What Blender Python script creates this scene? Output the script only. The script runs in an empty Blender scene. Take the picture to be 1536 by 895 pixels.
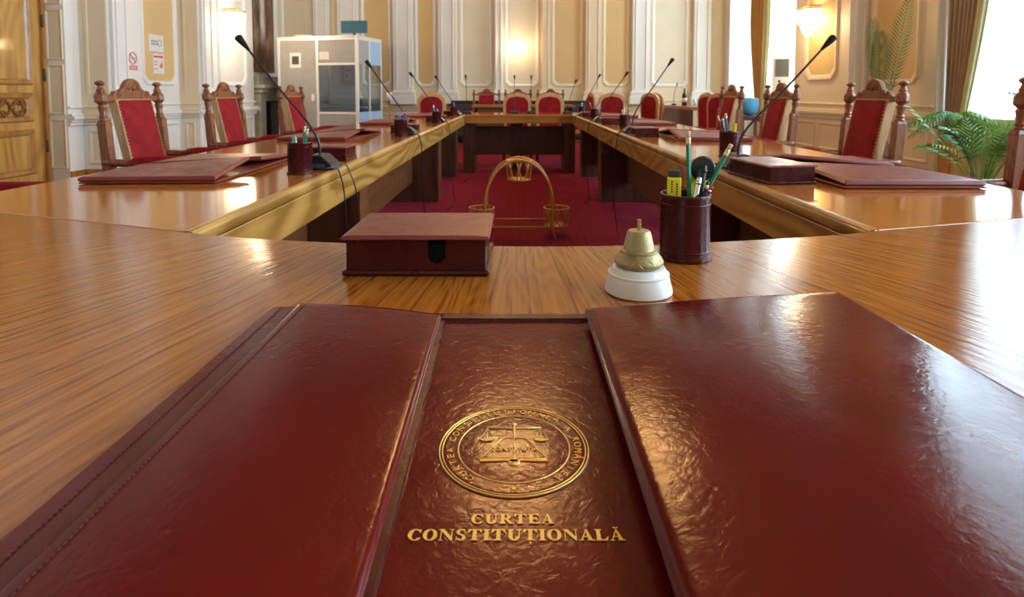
import bpy, math, random
from mathutils import Vector, Matrix
random.seed(7)
R = math.radians
C = bpy.context.scene.collection
sc = bpy.context.scene

# ---------------------------------------------------------------- helpers
class MB:
    def __init__(s): s.v = []; s.f = []; s.sm = []
    def add(s, vs, fs, smooth=False):
        n = len(s.v); s.v += [tuple(v) for v in vs]
        for f in fs: s.f.append([i + n for i in f]); s.sm.append(smooth)
        return s
    def hexa(s, p):  # 8 points: bottom 4 ccw, top 4 ccw
        return s.add(p, [(3,2,1,0),(4,5,6,7),(0,1,5,4),(1,2,6,5),(2,3,7,6),(3,0,4,7)])
    def box(s, x0, x1, y0, y1, z0, z1, M=None):
        p = [Vector(q) for q in ((x0,y0,z0),(x1,y0,z0),(x1,y1,z0),(x0,y1,z0),(x0,y0,z1),(x1,y0,z1),(x1,y1,z1),(x0,y1,z1))]
        if M: p = [M @ q for q in p]
        return s.hexa(p)
    def prism(s, poly, z0, z1, M=None, smooth=False):   # poly ccw
        n = len(poly)
        p = [Vector((x,y,z0)) for x,y in poly] + [Vector((x,y,z1)) for x,y in poly]
        if M: p = [M @ q for q in p]
        fs = [tuple(range(n-1,-1,-1)), tuple(range(n,2*n))]
        s.add(p, fs); k = len(s.v) - 2*n
        for i in range(n):
            j = (i+1) % n; s.f.append([k+i,k+j,k+n+j,k+n+i]); s.sm.append(smooth)
        return s
    def tube(s, pts, r, seg=10, cap=True, closed=False):
        pts = [Vector(p) for p in pts]; n = len(pts)
        rr = r if isinstance(r, (list, tuple)) else [r]*n
        vs = []; t0 = None; nrm = None
        for i, p in enumerate(pts):
            if closed: t = pts[(i+1) % n] - pts[i-1]
            else: t = pts[min(i+1,n-1)] - pts[max(i-1,0)]
            t.normalize()
            if nrm is None:
                a = Vector((0,0,1)) if abs(t.z) < .9 else Vector((1,0,0))
                nrm = (a - t*a.dot(t)).normalized()
            else:
                nrm = (nrm - t*nrm.dot(t)).normalized()
            b = t.cross(nrm)
            for k in range(seg):
                a = 2*math.pi*k/seg
                vs.append(p + (nrm*math.cos(a) + b*math.sin(a))*rr[i])
        fs = []
        for i in range(n if closed else n-1):
            j = (i+1) % n
            for k in range(seg):
                l = (k+1) % seg
                fs.append((i*seg+k, i*seg+l, j*seg+l, j*seg+k))
        s.add(vs, fs, True)
        if cap and not closed:
            m = len(s.v) - len(vs)
            s.f.append([m+k for k in range(seg-1,-1,-1)]); s.sm.append(False)
            s.f.append([m+(n-1)*seg+k for k in range(seg)]); s.sm.append(False)
        return s
    def lathe(s, prof, seg=24, M=None, smooth=True, sx=1, sy=1, o=(0,0,0)):
        vs = []
        for r, z in prof:
            for k in range(seg):
                a = 2*math.pi*k/seg
                q = Vector((o[0]+r*sx*math.cos(a), o[1]+r*sy*math.sin(a), o[2]+z))
                vs.append(M @ q if M else q)
        fs = []
        for i in range(len(prof)-1):
            for k in range(seg):
                l = (k+1) % seg
                fs.append((i*seg+k, i*seg+l, (i+1)*seg+l, (i+1)*seg+k))
        s.add(vs, fs, smooth)
        m = len(s.v) - len(vs)
        if prof[0][0] > 1e-5: s.f.append([m+k for k in range(seg-1,-1,-1)]); s.sm.append(False)
        if prof[-1][0] > 1e-5: s.f.append([m+(len(prof)-1)*seg+k for k in range(seg)]); s.sm.append(False)
        return s
    def grid(s, fn, nu, nv, smooth=True, flip=False):
        vs = [fn(i/nu, j/nv) for j in range(nv+1) for i in range(nu+1)]
        fs = []
        for j in range(nv):
            for i in range(nu):
                a = j*(nu+1)+i; q = (a, a+1, a+nu+2, a+nu+1)
                fs.append(q[::-1] if flip else q)
        return s.add(vs, fs, smooth)
    def build(s, name, mat, parent=None, loc=(0,0,0), rz=0, bevel=0, bseg=2, solid=0, split=0):
        me = bpy.data.meshes.new(name); me.from_pydata(s.v, [], s.f)
        me.polygons.foreach_set('use_smooth', s.sm); me.materials.append(mat); me.validate(); me.update()
        o = bpy.data.objects.new(name, me); C.objects.link(o)
        o.location = loc; o.rotation_euler = (0,0,rz)
        if parent: o.parent = parent
        if solid:
            m = o.modifiers.new('solid','SOLIDIFY'); m.thickness = solid; m.offset = 0
        if split:
            m = o.modifiers.new('split','EDGE_SPLIT'); m.split_angle = R(split)
        if bevel:
            m = o.modifiers.new('bevel','BEVEL'); m.width = bevel; m.segments = bseg; m.limit_method = 'ANGLE'; m.angle_limit = R(35)
        return o

def tag(o, label=None, cat=None, group=None, kind=None):
    if label: o['label'] = label
    if cat: o['category'] = cat
    if group: o['group'] = group
    if kind: o['kind'] = kind
    return o
def empty(name, loc, rz=0, label=None, cat=None, group=None):
    o = bpy.data.objects.new(name, None); C.objects.link(o); o.empty_display_size = .05
    o.location = loc; o.rotation_euler = (0,0,rz); return tag(o, label, cat, group)
def copy_tree(o, parent=None):
    c = o.copy(); C.objects.link(c)
    if parent: c.parent = parent
    for ch in list(o.children): copy_tree(ch, c)
    return c
def place(proto, flag, loc, rz, label, group=None, scale=1):
    o = copy_tree(proto) if flag.get(proto.name) else proto
    flag[proto.name] = True
    o.location = loc; o.rotation_euler = (0,0,rz); o['label'] = label
    if group: o['group'] = group
    if scale != 1: o.scale = (scale,)*3
    return o
USED = {}
def spline(pts, n=8):
    P = [Vector(p) for p in pts]; out = []
    for i in range(len(P)-1):
        a = P[max(i-1,0)]; b = P[i]; c = P[i+1]; d = P[min(i+2,len(P)-1)]
        for k in range(n):
            t = k/n
            out.append(.5*((2*b)+(c-a)*t+(2*a-5*b+4*c-d)*t*t+(3*b-a-3*c+d)*t**3))
    return out + [P[-1]]

# ---------------------------------------------------------------- materials
def nt(name):
    m = bpy.data.materials.new(name); m.use_nodes = True
    n = m.node_tree; b = n.nodes['Principled BSDF']; return m, n, b
def ramp(n, stops):
    r = n.nodes.new('ShaderNodeValToRGB'); e = r.color_ramp.elements
    while len(e) < len(stops): e.new(.5)
    for k, (p, c) in enumerate(stops): e[k].position = p; e[k].color = (*c, 1)
    return r
def plain(name, col, rough=.5, metal=0, var=.06, vscale=8, bump=0, bscale=60, coat=0, croug=.1, spec=.5, sheen=0):
    m, n, b = nt(name); L = n.links
    tc = n.nodes.new('ShaderNodeTexCoord'); no = n.nodes.new('ShaderNodeTexNoise')
    no.inputs['Scale'].default_value = vscale; no.inputs['Detail'].default_value = 3
    L.new(tc.outputs['Object'], no.inputs['Vector'])
    r = ramp(n, [(.3, tuple(c*(1-var) for c in col)), (.7, tuple(min(1,c*(1+var)) for c in col))])
    L.new(no.outputs['Fac'], r.inputs[0]); L.new(r.outputs[0], b.inputs['Base Color'])
    b.inputs['Roughness'].default_value = rough; b.inputs['Metallic'].default_value = metal
    b.inputs['Coat Weight'].default_value = coat; b.inputs['Coat Roughness'].default_value = croug
    b.inputs['Specular IOR Level'].default_value = spec
    if sheen: b.inputs['Sheen Weight'].default_value = sheen; b.inputs['Sheen Tint'].default_value = (*col,1)
    if bump:
        n2 = n.nodes.new('ShaderNodeTexNoise'); n2.inputs['Scale'].default_value = bscale; n2.inputs['Detail'].default_value = 4
        L.new(tc.outputs['Object'], n2.inputs['Vector'])
        bp = n.nodes.new('ShaderNodeBump'); bp.inputs['Strength'].default_value = bump; bp.inputs['Distance'].default_value = .01
        L.new(n2.outputs['Fac'], bp.inputs['Height']); L.new(bp.outputs[0], b.inputs['Normal'])
        if coat: L.new(bp.outputs[0], b.inputs['Coat Normal'])
    return m
def wood(name, dark, light, axis='y', fan=False, rough=.25, scale=1, bump=.08, coat=.5, fig=.10):
    m, n, b = nt(name); L = n.links
    tc = n.nodes.new('ShaderNodeTexCoord'); src = tc.outputs['Object']
    sep = n.nodes.new('ShaderNodeSeparateXYZ'); L.new(src, sep.inputs[0])
    com = n.nodes.new('ShaderNodeCombineXYZ')
    ax = {'x':0,'y':1,'z':2}[axis]; oth = [i for i in range(3) if i != ax]
    def mul(sock, f):
        k = n.nodes.new('ShaderNodeMath'); k.operation = 'MULTIPLY'; L.new(sock, k.inputs[0]); k.inputs[1].default_value = f; return k.outputs[0]
    if fan:   # the veneer's grain spreads slightly towards the ends of the curved table
        d = n.nodes.new('ShaderNodeMath'); d.operation = 'SUBTRACT'; d.inputs[0].default_value = 2.0; L.new(sep.outputs[1], d.inputs[1])
        q = n.nodes.new('ShaderNodeMath'); q.operation = 'DIVIDE'; L.new(sep.outputs[0], q.inputs[0]); L.new(d.outputs[0], q.inputs[1])
        L.new(mul(q.outputs[0], 62*scale), com.inputs[0])
    else: L.new(mul(sep.outputs[oth[0]], 38*scale), com.inputs[0])
    L.new(mul(sep.outputs[ax], 1.6*min(scale,1.6)), com.inputs[1])
    L.new(mul(sep.outputs[oth[1]], 38*scale if not fan else 1), com.inputs[2])
    n1 = n.nodes.new('ShaderNodeTexNoise'); n1.inputs['Scale'].default_value = 1.0; n1.inputs['Detail'].default_value = 5; n1.inputs['Roughness'].default_value = .6
    L.new(com.outputs[0], n1.inputs['Vector'])
    # big cathedral figure
    v2 = n.nodes.new('ShaderNodeVectorMath'); v2.operation = 'MULTIPLY'; v2.inputs[1].default_value = (.13,.9,.13); L.new(com.outputs[0], v2.inputs[0])
    w = n.nodes.new('ShaderNodeTexNoise'); w.inputs['Scale'].default_value = 1; w.inputs['Detail'].default_value = 1; L.new(v2.outputs[0], w.inputs['Vector'])
    si = n.nodes.new('ShaderNodeMath'); si.operation = 'SINE'; L.new(mul(w.outputs['Fac'], 70), si.inputs[0])
    mx = n.nodes.new('ShaderNodeMath'); mx.operation = 'MULTIPLY_ADD'; L.new(si.outputs[0], mx.inputs[0]); mx.inputs[1].default_value = fig; L.new(n1.outputs['Fac'], mx.inputs[2])
    mid = tuple((a+c)/2*1.03 for a, c in zip(dark, light))
    r = ramp(n, [(.30, dark), (.47, mid), (.68, light)])
    L.new(mx.outputs[0], r.inputs[0]); L.new(r.outputs[0], b.inputs['Base Color'])
    b.inputs['Roughness'].default_value = rough; b.inputs['Coat Weight'].default_value = coat; b.inputs['Coat Roughness'].default_value = .07
    bp = n.nodes.new('ShaderNodeBump'); bp.inputs['Strength'].default_value = bump; bp.inputs['Distance'].default_value = .004
    L.new(mx.outputs[0], bp.inputs['Height']); L.new(bp.outputs[0], b.inputs['Normal']); L.new(bp.outputs[0], b.inputs['Coat Normal'])
    return m
def leather(name, col, rough=.32, bump=.25, spec=.32):
    m, n, b = nt(name); L = n.links
    tc = n.nodes.new('ShaderNodeTexCoord')
    a = n.nodes.new('ShaderNodeTexNoise'); a.inputs['Scale'].default_value = 9; a.inputs['Detail'].default_value = 6; L.new(tc.outputs['Object'], a.inputs['Vector'])
    r = ramp(n, [(.3, tuple(c*.82 for c in col)), (.7, tuple(c*1.15 for c in col))]); L.new(a.outputs['Fac'], r.inputs[0]); L.new(r.outputs[0], b.inputs['Base Color'])
    v = n.nodes.new('ShaderNodeTexNoise'); v.inputs['Scale'].default_value = 110; v.inputs['Detail'].default_value = 6; v.inputs['Distortion'].default_value = 1.2; L.new(tc.outputs['Object'], v.inputs['Vector'])
    v3 = n.nodes.new('ShaderNodeTexNoise'); v3.inputs['Scale'].default_value = 14; v3.inputs['Detail'].default_value = 3; v3.inputs['Distortion'].default_value = 2; L.new(tc.outputs['Object'], v3.inputs['Vector'])
    ma = n.nodes.new('ShaderNodeMath'); ma.operation = 'MULTIPLY_ADD'; L.new(v3.outputs['Fac'], ma.inputs[0]); ma.inputs[1].default_value = .5; L.new(v.outputs['Fac'], ma.inputs[2])
    bp = n.nodes.new('ShaderNodeBump'); bp.inputs['Strength'].default_value = bump; bp.inputs['Distance'].default_value = .0007
    L.new(ma.outputs[0], bp.inputs['Height']); L.new(bp.outputs[0], b.inputs['Normal']); L.new(bp.outputs[0], b.inputs['Coat Normal'])
    r2 = ramp(n, [(.35, (rough*.85,)*3), (.65, (rough*1.25,)*3)]); L.new(v3.outputs['Fac'], r2.inputs[0]); L.new(r2.outputs[0], b.inputs['Roughness'])
    b.inputs['Specular IOR Level'].default_value = spec
    return m
def emit(name, col, st):
    m, n, b = nt(name); b.inputs['Base Color'].default_value = (.9,.85,.75,1); b.inputs['Emission Color'].default_value = (*col,1); b.inputs['Emission Strength'].default_value = st; return m

M = {}
M['table'] = wood('oak veneer', (.20,.048,.005), (.47,.148,.018), 'y', fan=True, rough=.12, scale=3.4, bump=.12, fig=.07, coat=.08)
M['tabley'] = wood('oak top', (.36,.095,.012), (.50,.165,.025), 'y', rough=.10, scale=2.0, bump=.02, fig=.05, coat=.2)
M['apron'] = wood('oak edge', (.30,.13,.022), (.52,.27,.065), 'y', rough=.3, scale=.6, bump=.05, coat=.2, fig=.2)
M['apronx'] = wood('oak edge across', (.26,.09,.016), (.42,.17,.035), 'x', rough=.3, scale=.6, bump=.05)
M['dark'] = wood('dark oak panel', (.045,.010,.004), (.10,.028,.010), 'z', rough=.4, scale=.6, coat=.2)
M['modesty'] = wood('oak modesty panel', (.10,.034,.010), (.19,.075,.022), 'y', rough=.4, scale=.6, coat=.2)
M['chair'] = wood('walnut stained wood', (.12,.030,.007), (.29,.088,.022), 'z', rough=.38, scale=2, coat=.15)
M['chairlight'] = wood('pale wood', (.42,.22,.09), (.6,.36,.16), 'z', rough=.4, scale=2, coat=.2)
M['door'] = wood('golden door wood', (.38,.18,.04), (.60,.34,.09), 'z', rough=.3, scale=.35, coat=.4)
M['doorframe'] = wood('door frame wood', (.30,.12,.025), (.46,.22,.05), 'z', rough=.3, scale=.5, coat=.4)
M['velvet'] = plain('red velvet', (.24,.006,.010), .75, var=.25, vscale=14, bump=.15, bscale=150, sheen=.35, spec=.2)
M['leather'] = leather('maroon leather', (.118,.0065,.0052), .16, .34, .2)
M['leatherdark'] = leather('dark maroon leather', (.055,.004,.005), .26, .10)
M['leathersheen'] = leather('sheen tinted maroon leather', (.20,.032,.024), .34, .2, .5)  # base lightened to carry the reflection on the box lids
M['thread'] = plain('maroon thread', (.05,.006,.008), .6)
M['gold'] = plain('gold glow relief', (.92,.58,.17), .36, .85, .1, 200, bump=.2, bscale=400)  # embossed emblem lines: reflected lamp glow painted in as gold
M['goldletter'] = plain('gold letter foil', (.86,.55,.15), .5, .55, .06, 200)
M['emboss'] = leather('embossed leather', (.11,.006,.004), .19, .55, .4)
M['plaster'] = plain('cream white plaster', (.80,.785,.74), .55, var=.02, vscale=2, bump=.04, bscale=15)
M['plasterwarm'] = plain('cream plaster with warm light', (.78,.66,.47), .55, var=.03, vscale=2, bump=.04, bscale=15)  # warm copy of the plaster, painting in lamplight and faces the windows miss
M['ochre'] = plain('ochre wall panel', (.70,.49,.22), .6, var=.03, vscale=3, bump=.03, bscale=20)
M['creamin'] = plain('cream wall panel', (.76,.68,.50), .6, var=.03, vscale=3)
M['ceiling'] = plain('darkened ceiling', (.26,.17,.10), .8, var=.02)  # out of view; coloured dark to weaken its reflection in the leather
M['black'] = plain('black plastic', (.012,.012,.014), .35, var=.1)
M['foam'] = plain('black foam', (.006,.006,.007), .9, var=.3, vscale=200, bump=.4, bscale=900)
M['grey'] = plain('grey booth panel', (.36,.35,.34), .5, var=.05)
M['alu'] = plain('brushed aluminium', (.80,.79,.76), .35, .3, .03)
M['bluepanel'] = plain('pale blue panel', (.35,.52,.72), .4, var=.05)
M['white'] = plain('white plastic', (.82,.80,.77), .3, var=.02, coat=.3)
M['paper'] = plain('white paper', (.80,.76,.72), .7, var=.03)
M['brass'] = plain('aged brass', (.62,.43,.14), .35, 1, .12, 40)
M['bell'] = plain('worn brass bell', (.40,.31,.15), .5, .55, .15, 60, bump=.15, bscale=120)
M['rattan'] = plain('golden rattan', (.58,.24,.04), .35, var=.2, vscale=60, coat=.4, bump=.1)
M['yellow'] = plain('yellow plastic', (.80,.76,.03), .4, var=.03)
M['green'] = plain('green pencil lacquer', (.0,.22,.12), .3, var=.05, coat=.4)
M['blue'] = plain('blue plastic', (.03,.16,.45), .3, var=.05)
M['lightblue'] = plain('light blue plastic', (.10,.45,.75), .3, var=.05)
M['red'] = plain('red plastic', (.55,.03,.03), .3, var=.05)
M['orange'] = plain('orange plastic', (.85,.20,.06), .4, var=.05)
M['chrome'] = plain('chrome', (.75,.75,.76), .15, 1, .02)
M['eraser'] = plain('cream eraser', (.78,.62,.42), .7, var=.05)
M['ferrule'] = plain('pencil ferrule', (.72,.58,.28), .35, .7, .1, 300)
M['leaf'] = plain('palm leaf', (.06,.24,.06), .4, var=.35, vscale=12)
M['leaflight'] = plain('light palm leaf', (.16,.38,.05), .4, var=.35, vscale=12)
M['stem'] = plain('palm stem', (.30,.36,.10), .5, var=.2)
M['dryleaf'] = plain('dry palm leaf', (.10,.22,.05), .5, var=.3)
M['terracotta'] = plain('brown pot', (.20,.08,.04), .5, var=.1)
M['curtain'] = plain('ochre curtain', (.52,.30,.10), .8, var=.08, vscale=5)
M['curtaingrey'] = plain('taupe curtain', (.42,.30,.20), .8, var=.08, vscale=5)
M['lining'] = plain('pale green curtain lining', (.62,.64,.38), .8, var=.05)
M['screen'] = plain('monitor back blue', (.05,.16,.24), .25, var=.1)
M['darkgrey'] = plain('dark grey', (.05,.05,.055), .5)
M['stone'] = plain('grey beige stone', (.36,.33,.26), .5, var=.1, bump=.05)
M['matt'] = plain('soot black', (.01,.012,.01), .9)  # one plain black for the fireplace opening and the box slot
M['carve'] = plain('dark carved wood', (.22,.09,.02), .5, var=.2, vscale=60, bump=.3)
M['signred'] = plain('sign red', (.62,.06,.08), .5)
M['signgrey'] = plain('sign grey', (.30,.30,.30), .6)
M['soil'] = plain('soil', (.03,.02,.012), .9)

def m_carpet():
    m, n, b = nt('red patterned carpet'); L = n.links
    tc = n.nodes.new('ShaderNodeTexCoord'); mp = n.nodes.new('ShaderNodeMapping'); mp.inputs['Rotation'].default_value = (0,0,R(45)); L.new(tc.outputs['Object'], mp.inputs[0])
    ck = n.nodes.new('ShaderNodeTexChecker'); ck.inputs['Scale'].default_value = 28; L.new(mp.outputs[0], ck.inputs[0])
    ck.inputs['Color1'].default_value = (.22,.004,.010,1); ck.inputs['Color2'].default_value = (.12,.003,.009,1)
    no = n.nodes.new('ShaderNodeTexNoise'); no.inputs['Scale'].default_value = 5; L.new(tc.outputs['Object'], no.inputs[0])
    mx = n.nodes.new('ShaderNodeMix'); mx.data_type = 'RGBA'; mx.blend_type = 'MULTIPLY'; mx.inputs[0].default_value = .6
    L.new(ck.outputs[0], mx.inputs[6]); L.new(no.outputs['Fac'], mx.inputs[7])
    g = n.nodes.new('ShaderNodeMix'); g.data_type = 'RGBA'; g.blend_type = 'ADD'; g.inputs[0].default_value = .35
    L.new(mx.outputs[2], g.inputs[6]); g.inputs[7].default_value = (.17,.002,.008,1); L.new(g.outputs[2], b.inputs['Base Color'])
    b.inputs['Roughness'].default_value = .9; b.inputs['Specular IOR Level'].default_value = .15
    b.inputs['Sheen Weight'].default_value = .25; b.inputs['Sheen Tint'].default_value = (.9,.1,.2,1)
    n2 = n.nodes.new('ShaderNodeTexNoise'); n2.inputs['Scale'].default_value = 400; L.new(tc.outputs['Object'], n2.inputs[0])
    bp = n.nodes.new('ShaderNodeBump'); bp.inputs['Strength'].default_value = .4; bp.inputs['Distance'].default_value = .004; L.new(n2.outputs['Fac'], bp.inputs['Height']); L.new(bp.outputs[0], b.inputs['Normal'])
    return m
M['carpet'] = m_carpet()
def m_parquet():
    m, n, b = nt('parquet'); L = n.links
    tc = n.nodes.new('ShaderNodeTexCoord'); br = n.nodes.new('ShaderNodeTexBrick'); br.inputs['Scale'].default_value = 3
    br.inputs['Color1'].default_value = (.34,.15,.04,1); br.inputs['Color2'].default_value = (.25,.10,.03,1); br.inputs['Mortar'].default_value = (.08,.03,.01,1); br.inputs['Mortar Size'].default_value = .01
    L.new(tc.outputs['Object'], br.inputs[0]); L.new(br.outputs[0], b.inputs['Base Color']); b.inputs['Roughness'].default_value = .3
    return m
M['parquet'] = m_parquet()
def m_glass(name, tint=(1,1,1), gl=.12):
    m = bpy.data.materials.new(name); m.use_nodes = True; n = m.node_tree; n.nodes.clear(); L = n.links
    o = n.nodes.new('ShaderNodeOutputMaterial'); t = n.nodes.new('ShaderNodeBsdfTransparent'); t.inputs[0].default_value = (*tint,1)
    g = n.nodes.new('ShaderNodeBsdfGlossy'); g.inputs['Roughness'].default_value = .02
    x = n.nodes.new('ShaderNodeMixShader'); x.inputs[0].default_value = gl
    L.new(t.outputs[0], x.inputs[1]); L.new(g.outputs[0], x.inputs[2]); L.new(x.outputs[0], o.inputs[0]); return m
M['glass'] = m_glass('window glass'); M['boothglass'] = m_glass('tinted booth glass', (.35,.42,.48), .16); M['clear'] = m_glass('clear glass', (.85,.92,.95), .15)
def m_sheer():
    m = bpy.data.materials.new('sheer white curtain'); m.use_nodes = True; n = m.node_tree; n.nodes.clear(); L = n.links
    o = n.nodes.new('ShaderNodeOutputMaterial'); t = n.nodes.new('ShaderNodeBsdfTransparent'); d = n.nodes.new('ShaderNodeBsdfTranslucent'); d.inputs[0].default_value = (.9,.92,.92,1)
    f = n.nodes.new('ShaderNodeBsdfDiffuse'); f.inputs[0].default_value = (.9,.92,.92,1)
    x = n.nodes.new('ShaderNodeMixShader'); x.inputs[0].default_value = .5; y = n.nodes.new('ShaderNodeMixShader'); y.inputs[0].default_value = .25
    L.new(t.outputs[0], x.inputs[1]); L.new(d.outputs[0], x.inputs[2]); L.new(x.outputs[0], y.inputs[1]); L.new(f.outputs[0], y.inputs[2]); L.new(y.outputs[0], o.inputs[0]); return m
M['sheer'] = m_sheer()
M['crystal'] = emit('lit crystal', (1,.78,.48), 5.5)
M['globe'] = emit('lit chandelier globe', (1,.54,.19), 105)
def m_painting():
    m, n, b = nt('painted canvas'); L = n.links
    tc = n.nodes.new('ShaderNodeTexCoord'); sp = n.nodes.new('ShaderNodeSeparateXYZ'); L.new(tc.outputs['Generated'], sp.inputs[0])
    no = n.nodes.new('ShaderNodeTexNoise'); no.inputs['Scale'].default_value = 5; no.inputs['Detail'].default_value = 5; L.new(tc.outputs['Generated'], no.inputs[0])
    r = ramp(n, [(.3,(.03,.008,.006)),(.5,(.16,.06,.035)),(.7,(.30,.24,.16))]); L.new(no.outputs['Fac'], r.inputs[0])
    a = n.nodes.new('ShaderNodeMath'); a.operation = 'MULTIPLY_ADD'; L.new(no.outputs['Fac'], a.inputs[0]); a.inputs[1].default_value = .3; L.new(sp.outputs[1], a.inputs[2])
    r2 = ramp(n, [(.46,(0,0,0)),(.55,(1,1,1)),(.68,(1,1,1)),(.76,(0,0,0))]); L.new(a.outputs[0], r2.inputs[0])
    r3 = ramp(n, [(.22,(0,0,0)),(.4,(1,1,1))]); L.new(sp.outputs[2], r3.inputs[0])
    k = n.nodes.new('ShaderNodeMath'); k.operation = 'MULTIPLY'; L.new(r2.outputs[0], k.inputs[0]); L.new(r3.outputs[0], k.inputs[1])
    mx = n.nodes.new('ShaderNodeMix'); mx.data_type = 'RGBA'; L.new(k.outputs[0], mx.inputs[0]); L.new(r.outputs[0], mx.inputs[6]); mx.inputs[7].default_value = (.62,.56,.48,1)
    L.new(mx.outputs[2], b.inputs['Base Color']); b.inputs['Roughness'].default_value = .4; return m
M['painting'] = m_painting()

# ---------------------------------------------------------------- camera
F = 886.0; PITCH = R(3.3); CAMZ = 1.02
cd = bpy.data.cameras.new('camera'); cam = bpy.data.objects.new('camera', cd); C.objects.link(cam)
cam.location = (0,0,CAMZ); cam.rotation_euler = (R(90)-PITCH, 0, 0)
cd.sensor_width = 36; cd.lens = F/1536*36; cd.clip_start = .02; cd.clip_end = 200
cd.shift_x = -(774-768)/1536; cd.shift_y = -(447.5-(139+F*math.tan(PITCH)))/1536
cd.dof.use_dof = True; cd.dof.focus_distance = .62; cd.dof.aperture_fstop = 13
sc.camera = cam

# ---------------------------------------------------------------- room shell
XL, XR, YF, YN, ZC = -5.32, 4.87, 12.5, -3.0, 6.0
def struct(o): o['kind'] = 'structure'; return o
struct(MB().box(-6,6,YN-.3,YF+.4,-.2,0).build('floor', M['parquet']))
struct(MB().box(-6,6,YN-.3,YF+.4,ZC,ZC+.2).build('ceiling', M['ceiling']))
tag(MB().box(-3.6,3.6,.3,11.9,.0005,.012).build('carpet', M['carpet'], bevel=.003), 'large deep red patterned carpet under the conference tables', 'carpet')
wl = struct(MB().box(-6,XL,YN,4.9,0,ZC).box(-6,XL,4.9,6.72,3.4,ZC).box(-6,-5.1,6.72,6.95,0,ZC).box(-6,-4.78,6.95,7.31,0,ZC)
  .box(-6,-5.07,7.31,8.93,0,ZC).box(-6,-4.78,8.93,10.8,0,ZC).box(-6,-5.0,10.8,YF,0,ZC).box(-6,-5.38,4.9,6.72,0,3.4).build('wall_left', M['plaster'], bevel=.004))
wf = struct(MB().box(-6,6,YF,YF+.4,0,ZC).build('wall_far', M['plasterwarm']))
struct(MB().box(-6,6,YN-.4,YN,0,ZC).build('wall_near', M['plasterwarm']))
wins = [(-1.6,.6),(1.6,3.8),(4.7,6.88),(9.77,12.2)]
WZ0, WZ1 = .75, 5.55
w = MB(); ys = YN
for a, b in wins:
    w.box(XR,5.5,ys,a,0,ZC); w.box(5.28,5.5,a,b,0,WZ0); w.box(XR,5.5,a,b,WZ1,ZC); ys = b
w.box(XR,5.5,12.2,YF,0,ZC); w.box(4.59,4.87,8.2,9.77,0,ZC); 
wr = struct(w.build('wall_right', M['plasterwarm']))  # warm tone painted in: this wall faces away from its own windows
struct(MB().box(4.38,4.87,12.2,YF,0,ZC).build('trim_1', M['plaster'], bevel=.004))  # white return: window light put into the colour

# framed panel: rectangular moulding + inset, on plane with origin o, u along wall, n out of wall
def frame_panel(parent, o, u, n, u0, u1, z0, z1, inset, t=.06, cham=.10, framemat='plaster', d=.03):
    u = Vector(u); n = Vector(n); o = Vector(o)
    Mx = Matrix(((u.x,0,n.x,o.x),(u.y,0,n.y,o.y),(0,1,0,o.z),(0,0,0,1)))
    def oc(i, c):
        a, b, p, q = u0+i, u1-i, z0+i, z1-i
        if c <= 0: return [(a,p),(b,p),(b,q),(a,q)]
        return [(a+c,p),(b-c,p),(b-c,p+.0),(b,p+c),(b,q-c),(b-c,q),(a+c,q),(a,q-c),(a,p+c)][0:2]+[(b,p+c),(b,q-c),(b-c,q),(a+c,q),(a,q-c),(a,p+c)]
    def ring(mb, A, B, za, zb):
        k = len(A); vs = [Mx @ Vector((x,y,za)) for x,y in A] + [Mx @ Vector((x,y,zb)) for x,y in B]
        mb.add(vs, [(i,(i+1)%k,k+(i+1)%k,k+i) for i in range(k)])
    mb = MB()
    A = oc(0,cham); B = oc(t*.25,cham); D = oc(t*.75,cham); E_ = oc(t,cham)
    ring(mb, A, B, 0, d); ring(mb, B, D, d, d*.7); ring(mb, D, E_, d*.7, .002)
    f = mb.build('panel_frame', M[framemat], parent)
    p = MB().add([Mx @ Vector((x,y,.004)) for x,y in E_], [tuple(range(len(E_)))])
    p.build('panel_inset', M[inset], parent)
def pilaster(parent, o, u, n, u0, u1, mat='plaster', d=.10, top=ZC):
    u = Vector(u); n = Vector(n); o = Vector(o)
    Mx = Matrix(((u.x,n.x,0,o.x),(u.y,n.y,0,o.y),(0,0,1,o.z),(0,0,0,1)))
    mb = MB(); mb.box(u0,u1,0,d,.95,top,Mx)
    for z0, z1, e in ((.95,1.0,.035),(1.0,1.03,.05),(1.03,1.06,.02),(.78,.95,.06)): mb.box(u0-e,u1+e,0,d+e,z0,z1,Mx)
    wd = u1-u0                                    # two vertical mouldings on the shaft
    for a in (.16,.78): mb.box(u0+wd*a,u0+wd*(a+.06),d,d+.015,1.1,top,Mx)
    return mb.build('pilaster', M[mat], parent, bevel=.006)
def dado(parent, o, u, n, u0, u1, mat='plaster', panels=1, base=True, ret=.0):
    u = Vector(u); n = Vector(n); o = Vector(o)
    Mx = Matrix(((u.x,n.x,0,o.x),(u.y,n.y,0,o.y),(0,0,1,o.z),(0,0,0,1)))
    mb = MB()
    for z0, z1, e in ((.64,.68,.03),(.68,.71,.05),(.71,.75,.075),(.75,.78,.05),(.84,.87,.03)): mb.box(u0-ret*e,u1+ret*e,0,e,z0,z1,Mx)
    mb.build('dado_rail', M[mat], parent, bevel=.008)
    if base: MB().box(u0,u1,0,.02,0,.12,Mx).build('baseboard', M['doorframe'], parent, bevel=.004)
    k = (u1-u0)/panels
    for i in range(panels):
        if k > .25: frame_panel(parent, o, u, n, u0+k*i+.07, u0+k*(i+1)-.07, .18, .58, mat, t=.04, cham=0, framemat=mat, d=.02)
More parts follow.
